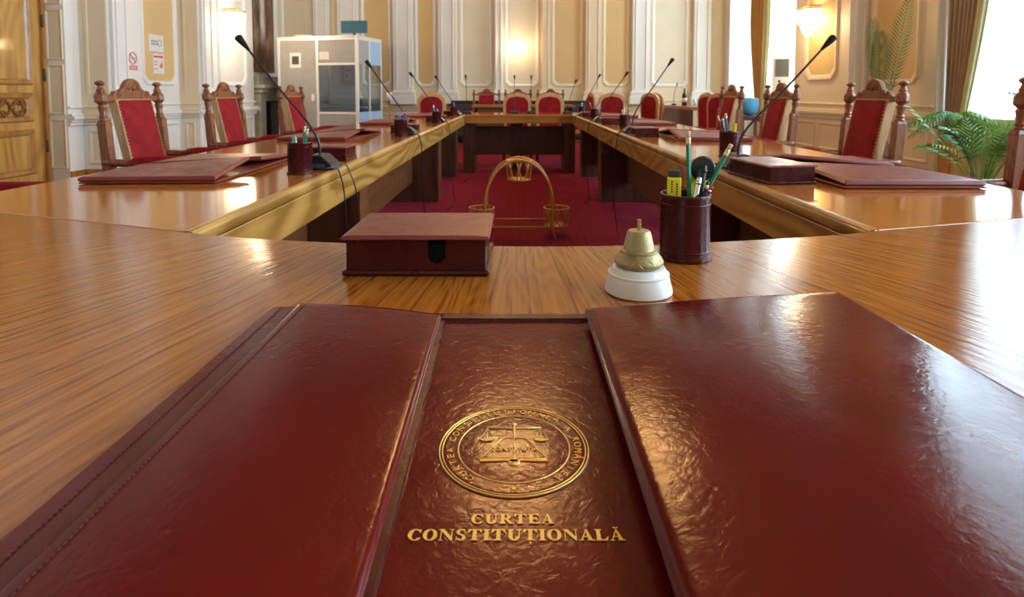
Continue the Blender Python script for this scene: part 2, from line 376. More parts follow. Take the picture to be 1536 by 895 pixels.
# far wall, u=+x, n=-y
fo, fu, fn = (0,YF,0), (1,0,0), (0,-1,0)
X = lambda px: (px-774)/70.9
dado(wf, fo, fu, fn, -4.95, 4.38, 'plasterwarm', 11)
for a, b, m in ((475,498,'plaster'),(510,540,'plaster'),(592,621,'plaster'),(659,686,'plaster'),(742,754,'plaster'),(811,824,'plasterwarm'),(877,900,'plasterwarm'),(946,971,'plaster'),(1037,1062,'plaster')):
    pilaster(wf, fo, fu, fn, X(a), X(b), m, .12)  # warm ones by the far lamp have its glow in their colour
for a, b, m in ((424,471,'creamin'),(543,588,'ochre'),(623,655,'ochre'),(690,738,'creamin'),(757,808,'creamin'),(827,874,'ochre'),(903,943,'ochre'),(976,1030,'creamin')):
    frame_panel(wf, fo, fu, fn, X(a), X(b), 1.14, 5.4, m, t=.07, cham=.08, framemat='plaster' if a < 800 or a > 950 else 'plasterwarm')  # warm frames carry the far lamp's glow as colour
# left wall pieces, n=+x, u=+y ... mirrored axes so faces look outwards
def LW(x): return (x,0,0), (0,1,0), (1,0,0)
for x, y0, y1, np_ in ((-5.1,6.72,6.95,1),(-4.78,6.95,7.31,1),(-5.07,7.31,8.93,2),(-4.78,8.93,10.8,3)):
    o_, u_, n_ = LW(x); dado(wl, o_, u_, n_, y0, y1, 'plaster', np_, ret=1 if x == -4.78 else 0)
o_, u_, n_ = LW(-5.07); frame_panel(wl, o_, u_, n_, 8.02, 8.86, 1.12, 5.2, 'ochre', t=.07, cham=.09)
o_, u_, n_ = LW(-4.78); frame_panel(wl, o_, u_, n_, 9.5, 10.5, 1.12, 5.2, 'plaster', t=.08, cham=.09)
pilaster(wl, o_, u_, n_, 8.98, 9.3, 'plaster', .05); pilaster(wl, o_, u_, n_, 6.99, 7.26, 'plaster', .05)
# side faces of piers (n=-y, u=+x)
for x0, x1, y in ((-5.07,-4.78,8.93),(-5.1,-4.78,6.95)):
    dado(wl, (0,y,0), (1,0,0), (0,-1,0), x0, x1, 'plasterwarm', 1)
    MB().box(x0, x1, y-.012, y+.01, .78, ZC).box(x0+.08,x0+.11,y-.03,y,1.0,ZC).build('pier_side', M['plasterwarm'], wl)  # warm light painted into pier sides; window-facing fronts stay white
# door niche return with small panels facing the camera
for k in range(6):
    frame_panel(wl, (0,6.72,0), (1,0,0), (0,-1,0), -5.31, -5.12, .15+k*.62, .72+k*.62, 'creamin', t=.03, cham=0, framemat='plasterwarm', d=.015)
# right wall
def RW(x): return (x,0,0), (0,-1,0), (-1,0,0)
for x, y0, y1, np_ in ((4.87,6.88,8.2,2),(4.59,8.2,9.77,2),(4.87,3.8,4.7,1),(4.87,.6,1.6,1)):
    o_, u_, n_ = RW(x); dado(wr, o_, u_, n_, -y1, -y0, 'plasterwarm', np_, ret=1 if x == 4.59 else 0)
o_, u_, n_ = RW(4.59); frame_panel(wr, o_, u_, n_, -9.4, -8.45, 1.2, 5.2, 'ochre', t=.09, cham=.12, framemat='plasterwarm')
o_, u_, n_ = RW(4.87); frame_panel(wr, o_, u_, n_, -8.1, -7.15, 1.12, 5.2, 'ochre', t=.07, cham=.09, framemat='plasterwarm')
MB().box(4.59,4.87,8.185,8.2,.0,ZC).box(4.66,4.69,8.16,8.19,.9,ZC).box(4.78,4.81,8.16,8.19,.9,ZC).build('pier_side', M['plaster'], wr)  # side painted white for window light, against the warm pier
dado(wr, (0,8.19,0), (1,0,0), (0,-1,0), 4.59, 4.87, 'plaster', 1)
struct(MB().box(4.88,5.28,6.87,6.895,0,WZ1).box(4.95,4.98,6.85,6.88,.8,WZ1).build('trim_2', M['plaster']))  # reveal coloured white for the window light falling on it
dado(wr, (0,12.2,0), (1,0,0), (0,-1,0), 4.38, 5.28, 'plaster', 2)
# windows
for k, (a, b) in enumerate(wins):
    mb = MB()
    for y in (a, b-.07, (a+b)/2-.04): mb.box(5.29,5.37,y,y+.08 if y != b-.07 else b,WZ0,WZ1)
    for z in (WZ0, 3.6, WZ1-.08): mb.box(5.29,5.37,a,b,z,z+.08)
    mb.box(4.95,5.29,a+.001,b-.001,WZ0-.04,WZ0)
    wn = struct(mb.build('window_%d' % (k+1), M['white'], bevel=.004))
    MB().box(5.325,5.335,a+.05,b-.05,WZ0+.05,WZ1-.05).build('window_pane', M['glass'], wn)
# sky
wd = bpy.data.worlds.new('sky'); sc.world = wd; wd.use_nodes = True
bg = wd.node_tree.nodes['Background']; bg.inputs[0].default_value = (.60,.82,1,1); bg.inputs[1].default_value = 18
for a, b in wins:
    l = bpy.data.lights.new('daylight_portal', 'AREA'); l.shape = 'RECTANGLE'; l.size = b-a; l.size_y = WZ1-WZ0; l.cycles.is_portal = True
    o = bpy.data.objects.new('daylight_portal', l); C.objects.link(o); o.location = (5.45,(a+b)/2,(WZ0+WZ1)/2); o.rotation_euler = (R(90),0,R(90))
# curtains
def curtain(mat, x, y0, y1, ybot0, ybot1, z0, z1, waves, amp=.045, name='curtain', par=None, ztie=None):
    def fn(u, v):
        z = z0+(z1-z0)*v
        k = min(1, max(0, (z-.8)/1.5)); k = k**.8
        a = ybot0+(y0-ybot0)*k; b = ybot1+(y1-ybot1)*k
        return (x+amp*math.sin(u*waves*2*math.pi)+.01*math.sin(u*37+v*3), a+(b-a)*u, z)
    return MB().grid(fn, waves*10, 16).build(name, M[mat], par, solid=.004)
c1 = curtain('curtaingrey', 5.0, 6.30, 6.84, 6.58, 6.82, .45, 5.0, 7)
tag(c1, 'taupe drape drawn aside at the window behind the green palm', 'curtain')
curtain('lining', 4.96, 6.22, 6.33, 6.52, 6.58, .45, 5.0, 2, .03, 'lining_edge', c1)
tag(curtain('sheer', 5.18, 4.8, 6.7, 4.8, 6.7, .3, 5.1, 22, .02, 'sheer_curtain'), 'thin white sheer curtain behind the green palm', 'curtain')
c2 = curtain('curtain', 4.74, 11.25, 11.95, 11.35, 11.6, .45, 5.0, 6)
tag(c2, 'golden ochre drape at the far window by the air conditioner', 'curtain')
curtain('lining', 4.72, 11.08, 11.25, 11.25, 11.35, .45, 5.0, 2, .03, 'lining_edge', c2)
tag(curtain('sheer', 5.18, 10.9, 11.75, 10.9, 11.75, .3, 5.1, 14, .02, 'sheer_curtain'), 'white sheer curtain at the far window behind the air conditioner', 'curtain')
# double door in left wall
for k, (a, b) in enumerate(((4.95,5.78),(5.80,6.66))):
    d = struct(MB().box(-5.375,-5.335,a,b,0.01,3.35).build('door_%d' % (k+1), M['door'], bevel=.004))
    def fr(z0, z1, mat='door'):
        frame_panel(d, (-5.335,0,0), (0,1,0), (1,0,0), a+.13, b-.13, z0, z1, mat, t=.07, cham=0, framemat='doorframe', d=.025)
    fr(.12,.62); fr(.70,1.02); fr(1.1,3.2)
    cv = MB()                                      # carved ornament: mirrored scrolls
    cy = (a+b)/2
    for sy in (-1,1):
        for sz in (-1,1):
            pts = [(-5.318, cy+sy*(.02+.17*t), .86+sz*(.02+.07*math.sin(t*math.pi*1.4))) for t in [i/10 for i in range(11)]]
            cv.tube(pts, [.012+.006*math.sin(i*1.7) for i in range(11)], 6)
            pts = [(-5.318, cy+sy*(.12+.05*math.cos(t*6.28)), .86+sz*(.06+.03*math.sin(t*6.28))) for t in [i/10 for i in range(11)]]
            cv.tube(pts, .008, 6)
    cv.lathe([(0,-.04),(.03,-.02),(.035,0),(.03,.02),(0,.04)], 10, o=(-5.325,cy,.86))
    cv.build('carving', M['carve'], d)
    hg = MB()
    for z in (.35,1.15,1.75): hg.tube([(-5.31,6.67,z),(-5.31,6.67,z+.14)], .014, 8)
    if k: hg.build('hinge', M['darkgrey'], d)
struct(MB().box(-5.36,-5.30,6.66,6.719,0,3.4).box(-5.36,-5.30,4.9,6.72,3.35,3.42).build('trim_3', M['doorframe'], bevel=.004))

# ---------------------------------------------------------------- tables
inner = [(-.633,1.133),(-.56,1.108),(-.49,1.087),(-.42,1.074),(-.31,1.055),(-.18,1.041),(-.051,1.034),(.05,1.031),(.149,1.034),(.25,1.044),(.359,1.062),(.47,1.083),(.59,1.110),(.66,1.131),(.705,1.150)]
XI0, XI1 = -.635, .705
YS = lambda x: (1.133 + (-.635-x)*.358) if x < 0 else (1.150 + (x-.705)*.28)
t = empty('conference_table', (0,0,0), 0, 'front conference table section with curved inner edge carrying the open emblem folio', 'table')
poly = [(-1.42,.10),(1.40,.10),(1.40,YS(1.40)-.002),(.705,1.148)] + [(x,y-.002) for x,y in inner[::-1][1:-1]] + [(-.635,1.131),(-1.42,YS(-1.42)-.002)]
MB().prism(poly,.72,.75).build('tabletop', M['table'], t, bevel=.004, bseg=3)
# edging strip along curved inner edge
ed = MB()
for i in range(len(inner)-1):
    (x0,y0),(x1,y1) = inner[i], inner[i+1]
    ed.hexa([(x0,y0-.06,.63),(x1,y1-.06,.63),(x1,y1-.012,.63),(x0,y0-.012,.63),(x0,y0-.06,.719),(x1,y1-.06,.719),(x1,y1-.012,.719),(x0,y0-.012,.719)])
ed.build('apron', M['apronx'], t)
for x in (-1.15,0,1.1): MB().box(x-.09,x+.09,.45,.95,.013,.72).build('pedestal', M['dark'], t, bevel=.004)
MB().box(-1.1,1.05,.66,.69,.2,.63).build('modesty_panel', M['modesty'], t)

def side_table(sx, label):
    xi = XI0 if sx < 0 else XI1; xo = -1.42 if sx < 0 else 1.40
    t = empty('conference_table', (0,0,0), 0, label, 'table')
    y0i, y0o = YS(xi*1.0001), YS(xo); Y1 = 7.30
    P = [(xi,y0i+.001),(xi,Y1),(xo,Y1),(xo,y0o+.001)]
    if sx > 0: P = P[::-1]
    P = P if sum((P[i][0]*P[(i+1)%4][1]-P[(i+1)%4][0]*P[i][1]) for i in range(4)) > 0 else P[::-1]
    MB().prism(P,.72,.75).build('tabletop', M['tabley'], t, bevel=.003)
    # rounded nosing along the inner edge, groove and apron
    s = -1 if sx > 0 else 1   # direction from edge into the opening
    prof = [(-.012,.7512),(-.002,.7508),(.004,.7485),(.0075,.744),(.0085,.738),(.0085,.722),(.004,.719),(-.012,.719)]
    nb = MB(); vs = []
    ya = y0i+.004
    for yy in (ya, 7.29):
        vs += [(xi+s*a, yy+(0.0), z) for a, z in prof]
    k = len(prof)
    nb.add(vs, [((i, i+1, k+i+1, k+i) if s < 0 else (k+i, k+i+1, i+1, i)) for i in range(k-1)], True)
    nb.add(vs[:k], [tuple(range(k))]); nb.build('nosing', M['apron'], t)
    a0, a1 = sorted((xi-s*.03, xi+s*.006)); MB().box(a0,a1,y0i+.01,7.29,.625,.717).build('apron', M['apron'], t, bevel=.003)
    a0, a1 = sorted((xo, xo+s*.03)); MB().box(a0,a1,y0o+.03,7.29,.64,.72).build('apron', M['apron'], t)
    xe = xi - s*.085; xm = xi - s*.32
    for ya, yb in ((2.67,2.83),(5.40,5.62),(7.02,7.2),(1.5,1.62)):
        a0, a1 = sorted((xe, xo+s*.12)); MB().box(a0,a1,ya,yb,.013,.72).build('pedestal', M['dark'], t, bevel=.003)
        a0, a1 = sorted((xe, xe+s*.008)); MB().box(a0,a1,ya+.001,yb-.001,.02,.715).build('pedestal_edge', M['modesty'], t)
    for ya, yb in ((1.62,2.67),(2.83,5.4),(5.62,7.02)):
        a0, a1 = sorted((xm, xm-s*.03)); MB().box(a0,a1,ya,yb,.20,.66).build('modesty_panel', M['modesty'], t)
side_table(-1, 'long left conference table section with pale inner edge, along the door wall')
side_table(1, 'long right conference table section with darker inner edge, along the window wall')
t = empty('conference_table', (0,0,0), 0, 'far crosswise conference table section closing the rectangle', 'table')
MB().box(-1.42,1.40,7.302,8.05,.72,.75).build('tabletop', M['tabley'], t, bevel=.004)
MB().box(-.70,.77,7.31,7.34,.64,.719).build('apron', M['apronx'], t, bevel=.003)
for x in (-.66,.60): MB().box(x,x+.14,7.36,7.9,.013,.719).build('pedestal', M['dark'], t, bevel=.003)
MB().box(-.52,.60,7.70,7.73,.21,.585).build('modesty_panel', M['dark'], t)
MB().box(-.07,.09,7.735,7.78,.013,.719).build('pedestal', M['dark'], t)

# ---------------------------------------------------------------- leather folios
def slab(c, th, nu=12, nv=10, lift=None, eu=.03):
    # c: 4 corners (x,y,z) ccw near-left, near-right, far-right, far-left ; top surface at z, rounded padded edge
    c = [Vector(p) for p in c]
    def at(u, v):
        p = c[0]*(1-u)*(1-v)+c[1]*u*(1-v)+c[2]*u*v+c[3]*(1-u)*v
        if lift: p = p + Vector((0,0,lift(u,v)))
        return p
    def w(a, e=eu):
        d = min(a, 1-a); return 1 if d > e else math.sqrt(max(0,1-(1-d/e)**2))
    us = [0,.006,.014,.024,.034]+[.05+.9*i/nu for i in range(nu+1)]+[.966,.976,.986,.994,1]
    n = len(us); vs = []; fs = []
    for side in (1,0):
        for v in us:
            for u in us:
                p = at(u,v); h = min(w(u),w(v))
                vs.append(p + Vector((0,0, -th*.5 + th*.5*h if side else -th*.5 - th*.5*h)))
    for side in (0,1):
        for j in range(n-1):
            for i in range(n-1):
                a = side*n*n + j*n+i; q = (a,a+1,a+n+1,a+n)
                fs.append(q if side == 0 else q[::-1])
    per = [i for i in range(n)] + [j*n+n-1 for j in range(1,n)] + [(n-1)*n+i for i in range(n-2,-1,-1)] + [j*n for j in range(n-2,0,-1)]
    for i in range(len(per)):
        a, b = per[i], per[(i+1)%len(per)]; fs.append((b, a, a+n*n, b+n*n))
    return MB().add(vs, fs, True)
def stitches(p0, p1, step=.0042, ln=.0026, r=.0005):
    p0 = Vector(p0); p1 = Vector(p1); d = p1-p0; k = int(d.length/step); d.normalize(); mb = MB()
    for i in range(k):
        a = p0+d*step*i; mb.tube([a, a+d*ln], r, 5)
    return mb

fo = empty('desk_folio', (0,0,.75), 0, 'large open maroon leather folio with gold-lit round emblem, on the front table', 'folio', 'maroon leather folios on the tables')
base = slab([(-.298,.19,.007),(.405,.19,.007),(.40,.684,.007),(-.292,.705,.007)], .007, 30, 20).build('base_panel', M['leather'], fo)
# pocket-edge welt along the far edge of the middle
slab([(-.09,.667,.0105),(.09,.667,.0105),(.09,.682,.0105),(-.09,.682,.0105)], .006).build('edge_welt', M['leatherdark'], base)
stitches((-.082,.664,.0075),(.082,.664,.0075)).build('stitching', M['thread'], base)
band = slab([(-.298,.19,.013),(-.264,.19,.014),(-.262,.703,.014),(-.293,.703,.013)], .007).build('hinge_band', M['leather'], fo)
stitches((-.281,.21,.0142),(-.280,.70,.0142)).build('stitching', M['thread'], band)
lf = slab([(-.262,.19,.021),(-.076,.19,.018),(-.086,.668,.018),(-.262,.702,.019)], .011, 20, 20, lift=lambda u,v: .003*math.sin(math.pi*u)).build('flap', M['leather'], fo)
stitches((-.249,.21,.0222),(-.250,.69,.0205)).build('stitching', M['thread'], lf); lf['label'] = 'left folded flap with stitched inner edge'
stitches((-.0835,.21,.0178),(-.0925,.66,.0178)).build('stitching', M['thread'], lf)
slab([(-.082,.19,.0125),(-.071,.19,.012),(-.081,.664,.012),(-.092,.666,.0125)], .006).build('flap_edge', M['leatherdark'], lf)
rf = slab([(.078,.19,.030),(.43,.19,.024),(.394,.712,.030),(.079,.668,.025)], .012, 20, 20, lift=lambda u,v: .020*math.sin(math.pi*u)*(1-.95*v**3)).build('flap', M['leather'], fo)
rf['label'] = 'right folded flap raised at its outer edge'
stitches((.0865,.21,.0305),(.0875,.66,.0258)).build('stitching', M['thread'], rf)
slab([(.083,.19,.022),(.43,.19,.016),(.390,.69,.019),(.084,.664,.018)], .006).build('flap_edge', M['leatherdark'], rf)

# --- emblem
EC = Vector((-.0015,.4245,.0072)); em = MB()
med = MB().lathe([(.0565,0),(.0562,.0004),(.050,.0007),(.042,.0005),(.040,.0007),(.02,.0011),(0,.0012)], 72).build('emblem', M['emboss'], fo, loc=(EC.x,EC.y,EC.z-.0002))
med['label'] = 'embossed round emblem with scales over an open book'
def ringg(mb, r, w_): mb.tube([(r*math.cos(a), r*math.sin(a), .0006) for a in [2*math.pi*i/96 for i in range(96)]], w_, 8, closed=True)
rg = MB(); ringg(rg,.0550,.00065); ringg(rg,.0528,.00055); ringg(rg,.0412,.0006); rg.build('ring', M['gold'], med)
lk = MB(); Z = .0013
def ln(pts, r=.0005): lk.tube([(x,y,Z) for x,y in pts], r, 6)
K = .0287/110.0     # emblem drawing scale: units of zoomed drawing to metres (x); drawing coordinates centred
def q(x, y): return (x*.0001, y*.0001)
# scale beam, needle, hooks (units: 0.1 mm)
ln([q(-205,235),q(-60,228),q(0,222),q(60,228),q(205,235)], .0007)
ln([q(-205,235),q(-210,242)]); ln([q(205,235),q(210,242)])
lk.lathe([(.0012,-.0003),(.0024,0),(.0012,.0006)], 14, o=(0,.0285,Z))
lk.tube([(0,.0262,Z),(0,.0215,Z),(0,.0165,Z),(0,.0085,Z)], [.0005,.0014,.0009,.0002], 8)
for s in (-1,1):
    cx = s*205
    for dx in (-52,0,52): ln([q(cx,232),q(cx+dx,85)], .00035)
    pan = [q(cx-58,80),q(cx+58,80),q(cx+38,58),q(cx,50),q(cx-38,58)]
    lk.prism(pan[::-1], Z-.0004, Z+.0007)
# open book in outline
ln([q(0,82),q(-22,98),q(-60,98),q(-95,86),q(-100,80),q(-232,-148),q(-222,-158),q(-120,-150),q(-50,-142),q(0,-162),q(50,-142),q(120,-150),q(222,-158),q(232,-148),q(100,80),q(95,86),q(60,98),q(22,98),q(0,82)], .00055)
ln([q(0,82),q(0,-18)], .0006); ln([q(0,-78),q(0,-158)], .0006)
ln([q(-90,70),q(-205,-135)], .0004); ln([q(90,70),q(205,-135)], .0004)
lk.prism([q(-240,-192),q(-60,-184),q(0,-200),q(60,-184),q(240,-192),q(240,-166),q(120,-164),q(50,-158),q(0,-176),q(-50,-158),q(-120,-164),q(-240,-166)], Z-.0003, Z+.0006)
lk.lathe([(.0046,-.0002),(.0046,.0004),(.003,.0008),(0,.0008)], 20, o=(0,-.0190,Z-.0002))
star = []
for i in range(10):
    r_ = .0030 if i % 2 == 0 else .0012; a = math.pi/2+i*math.pi/5; star.append((r_*math.cos(a), -.0468+r_*math.sin(a)))
lk.prism(star, .0002, .0012)
lk.build('scales_and_book', M['gold'], med)
def text_mesh(txt, size, ext):
    cu = bpy.data.curves.new('lettering','FONT'); cu.body = txt; cu.size = size; cu.extrude = ext; cu.align_x = 'CENTER'; cu.align_y = 'CENTER'; cu.resolution_u = 3
    o = bpy.data.objects.new('lettering', cu); C.objects.link(o)
    dg = bpy.context.evaluated_depsgraph_get(); dg.update()
    me = bpy.data.meshes.new_from_object(o.evaluated_get(dg)); bpy.data.objects.remove(o); return me
def me_to(mb, me, Mx):
    mb.add([Mx @ v.co for v in me.vertices], [tuple(p.vertices) for p in me.polygons])
lt = MB(); word = 'CURTEA CONSTITU\u021aIONAL\u0102 A ROM\u00c2NIEI'
for i, ch in enumerate(word):
    if ch == ' ': continue
    a = R(-141 + 282*i/(len(word)-1))      # clockwise from straight up
    x, y = .0470*math.sin(a), .0470*math.cos(a)
    off = .0008 if ch in '\u0102\u00c2' else (-.0006 if ch == '\u021a' else 0)
    Mx = Matrix.Translation((x*(1+off/.047), y*(1+off/.047), .0010)) @ Matrix.Rotation(-a,4,'Z') @ Matrix.Scale(1.05,4,(1,0,0))
    me_to(lt, text_mesh(ch, .0074, .0004), Mx)
lt.build('emblem_lettering', M['gold'], med); lt = MB()
me_to(lt, text_mesh('CONSTITU\u021aIA', .0054, .0003), Matrix.Translation((0,-.0052,.0018)) @ Matrix.Scale(1.02,4,(1,0,0)))
lt.build('book_lettering', M['gold'], med)
# --- bold serif lettering, drawn stroke by stroke (unit cap height)
def glyph(ch):
    P = []; T = .26; t_ = .07
    def rect(x0,y0,x1,y1): P.append([(x0,y0),(x1,y0),(x1,y1),(x0,y1)])
    def serif(x, y, w_=.46, up=True):
        if up: P.append([(x-w_/2,y),(x+w_/2,y),(x+w_/2,y+.05),(x+T*.5,y+.11),(x-T*.5,y+.11),(x-w_/2,y+.05)])
        else: P.append([(x-w_/2,y-.05),(x-T*.5,y-.11),(x+T*.5,y-.11),(x+w_/2,y-.05),(x+w_/2,y),(x-w_/2,y)])
    def band(cx, cy, rx, ry, a0, a1, th=T, tn=t_, n=16):
        for i in range(n):
            A = R(a0+(a1-a0)*i/n); B = R(a0+(a1-a0)*(i+1)/n)
            P.append([(cx+rx*math.cos(A),cy+ry*math.sin(A)),(cx+rx*math.cos(B),cy+ry*math.sin(B)),(cx+(rx-th)*math.cos(B),cy+(ry-tn)*math.sin(B)),(cx+(rx-th)*math.cos(A),cy+(ry-tn)*math.sin(A))])
    W_ = .8; b = ch
    if ch in 'O': band(.5,.5,.48,.52,0,360); W_ = 1.0
    elif ch == 'C': band(.5,.5,.48,.52,48,318); rect(.80,.66,.86,1.0); P.append([(.70,.80),(.86,.68),(.86,.95)]); P.append([(.74,.10),(.90,.22),(.84,.28),(.70,.13)]); W_ = .94
    elif ch == 'I': rect(.12,0,.12+T,1); serif(.25,0); serif(.25,1,up=False); W_ = .5
    elif ch in 'T\u021a':
        rect(.36,0,.36+T,1); serif(.49,0); rect(.04,.91,.94,1); P.append([(.04,.72),(.10,.72),(.22,.91),(.04,.91)]); P.append([(.94,.72),(.94,.91),(.76,.91),(.88,.72)]); W_ = .98
        if ch != 'T': P.append([(.42,-.12),(.56,-.12),(.56,-.22),(.44,-.32),(.40,-.29),(.47,-.20),(.42,-.20)])
    elif ch == 'U': rect(.14,.35,.14+T,1); rect(.80,.33,.88,1); serif(.27,1,up=False); serif(.84,1,.36,False); band(.51,.36,.37,.38,180,360,.26,.12); W_ = 1.04
    elif ch == 'R':
        rect(.12,0,.12+T,1); serif(.25,0); serif(.25,1,up=False); rect(.3,.92,.5,1); rect(.3,.45,.5,.53); band(.48,.725,.36,.275,-90,90)
        P.append([(.42,.48),(.62,.48),(.98,.05),(1.04,.05),(1.04,0),(.74,0)]); W_ = 1.02
    elif ch == 'E':
        rect(.12,0,.12+T,1); serif(.25,0); serif(.25,1,up=False); rect(.25,0,.84,.08); rect(.25,.92,.80,1); rect(.3,.46,.62,.54); rect(.60,.34,.65,.66)
        P.append([(.68,.08),(.84,.0),(.90,.28),(.85,.28)]); P.append([(.80,.74),(.82,1),(.64,.92)]); W_ = .92
    elif ch in 'A\u0102':
        P.append([(.10,.0),(.17,.0),(.52,.90),(.47,1.0)]); P.append([(.60,0),(.88,0),(.55,1.0),(.44,1.0)]); rect(.26,.30,.68,.38); rect(0,0,.30,.06); rect(.52,0,1.0,.06); W_ = 1.0
        if ch != 'A': band(.5,1.28,.20,.20,200,340,.08,.08,8)
    elif ch == 'N':
        rect(.14,.03,.20,1); rect(.86,0,.92,1); P.append([(.06,1),(.34,1),(.92,.0),(.84,0)][::-1]); P.append([(.14,.92),(.20,1),(.36,1),(.92,.22),(.92,-.02),(.86,-.02)][::-1]); rect(.04,0,.32,.05); rect(.74,.95,1.02,1); rect(.0,.95,.3,1); W_ = 1.04
    elif ch == 'S':
        band(.40,.745,.30,.275,30,270,.22,.08); band(.42,.27,.31,.29,-150,90,.22,.08); P.append([(.16,.66),(.36,.60),(.66,.40),(.50,.36)][::-1]); rect(.60,.70,.65,1.0); rect(.10,0,.15,.32); W_ = .78
    elif ch == 'L': rect(.12,0,.12+T,1); serif(.25,0); serif(.25,1,up=False); rect(.25,0,.82,.08); P.append([(.64,.08),(.80,0),(.90,.34),(.84,.34)]); W_ = .92
    return P, W_
def serif_word(mb, txt, width, height, cx, cy, z):
    tot = sum(glyph(c)[1] for c in txt) + .05*(len(txt)-1); sx = width/tot; x = cx-width/2
    for c in txt:
        P, W_ = glyph(c)
        for k, poly in enumerate(P):
            pp = [(x+a*sx, cy+b*height) for a, b in poly]
            area = sum(pp[i][0]*pp[(i+1)%len(pp)][1]-pp[(i+1)%len(pp)][0]*pp[i][1] for i in range(len(pp)))
            mb.prism(pp if area > 0 else pp[::-1], z, z+.00045+.00001*(k%7))
        x += (W_+.05)*sx
g = MB(); serif_word(g, 'CURTEA', .0515, .0082, -.002, .3460, .0072); serif_word(g, 'CONSTITU\u021aIONAL\u0102', .1290, .0088, .0, .3325, .0072)
g.build('title_lettering', M['goldletter'], fo)

# folio for the other seats (local +y = away from the sitter)
def seat_folio(n):
    e = empty('desk_folio', (0,0,.75), 0, 'x', 'folio', 'maroon leather folios on the tables')
    slab([(-.34,-.2,.008),(.34,-.2,.008),(.34,.2,.008),(-.34,.2,.008)], .008).build('base_panel', M['leathersheen'], e)
    a = [.022,.03,.024,.026,.020,.028,.022,.026][n]; b = [.026,.02,.028,.02,.03,.022,.026,.02][n]
    slab([(-.33,-.205,.022),(-.02,-.195,.024),(-.03,.19,.024+a*.5),(-.33,.195,.024)], .018, lift=lambda u,v: a*.4*u*v).build('flap', M['leathersheen'], e)
    slab([(.06,-.195,.024),(.335,-.205,.022),(.335,.195,.022),(.07,.19,.026+b*.7)], .016, lift=lambda u,v: b*.4*(1-u)*v).build('flap', M['leathersheen'], e)
    return e
ordn = ['nearest the camera', 'second from the front', 'third from the front', 'farthest back']
for i, y in enumerate((2.07,3.62,5.25,6.75)):
    e = seat_folio(i); e.location = (-1.12+.02*(i==0),y,.7505); e.rotation_euler.z = R(-90+[2,-4,3,0][i]); e['label'] = 'closed maroon folio on the left table, %s' % ordn[i]
for i, y in enumerate((1.98,3.58,5.2,6.7)):
    e = seat_folio(i+4); e.location = (1.12,y,.7505); e.rotation_euler.z = R(90+[0,-3,2,0][i]); e['label'] = 'closed maroon folio on the right table, %s' % ordn[i]

# ---------------------------------------------------------------- leather boxes
def paper_box(w_, d_, h, slot=True):
    e = empty('leather_box', (0,0,.75), 0, 'x', 'box', 'maroon leather boxes on the tables')
    MB().box(-w_/2-.006,w_/2+.006,-d_/2-.006,d_/2+.006,0,.008).build('base_plate', M['leatherdark'], e, bevel=.003)
    t_ = .004; b = MB()
    if slot:
        s0, s1, zb = .018, .044, .030
        b.box(-w_/2,s0,-d_/2,-d_/2+t_,.008,h); b.box(s1,w_/2,-d_/2,-d_/2+t_,.008,h)
        arc = [(s1,zb)] + [((s0+s1)/2+(s1-s0)/2*math.cos(a), zb-(s1-s0)/2*math.sin(a)) for a in [math.pi*k/10 for k in range(1,10)]] + [(s0,zb),(s0,.008),(s1,.008)]
        Mx = Matrix(((1,0,0,0),(0,0,-1,-d_/2+t_),(0,1,0,0),(0,0,0,1)))
        b.prism(arc, 0, t_, Mx)
    else: b.box(-w_/2,w_/2,-d_/2,-d_/2+t_,.008,h)
    b.box(-w_/2,w_/2,d_/2-t_,d_/2,.008,h); b.box(-w_/2,-w_/2+t_,-d_/2+t_,d_/2-t_,.008,h); b.box(w_/2-t_,w_/2,-d_/2+t_,d_/2-t_,.008,h)
    b.build('box_body', M['leatherdark'], e)
    MB().box(-w_/2+t_,w_/2-t_,-d_/2+.02,d_/2-t_,.0081,h-.012).build('lining', M['matt'], e)  # plain black block filling the box behind the slot
    ld = slab([(-w_/2-.007,-d_/2-.008,h+.006),(w_/2+.007,-d_/2-.008,h+.006),(w_/2+.007,d_/2+.006,h+.006),(-w_/2-.007,d_/2+.006,h+.006)], .007, lift=lambda u,v: .0025*math.sin(math.pi*u)*math.sin(math.pi*v)).build('lid', M['leathersheen'], e)
    st = stitches((-w_/2+.002,-d_/2-.005,h+.0065),(w_/2-.002,-d_/2-.005,h+.0065), r=.0004).build('stitching', M['thread'], ld)
    return e
b = paper_box(.205,.160,.054); b.location = (-.148,.940,.7505); b.rotation_euler.z = R(0); b['label'] = 'large maroon leather box with black finger slot on the front table'
for i, (x, y) in enumerate(((-.76,2.40),(-.76,4.05),(-.76,5.62),(-.77,7.05))):
    b = paper_box(.17,.15,.05, False); b.location = (x,y,.7505); b['label'] = 'maroon leather box on the left table, %s' % ordn[i]
for i, (x, y) in enumerate(((.80,1.85),(.80,3.68),(.80,5.1),(.80,6.58))):
    b = paper_box(.14,.24 if i == 0 else .17,.05, False); b.location = (x,y,.7505); b.rotation_euler.z = R(8 if i == 0 else 0); b['label'] = 'maroon leather box on the right table, %s' % ordn[i]

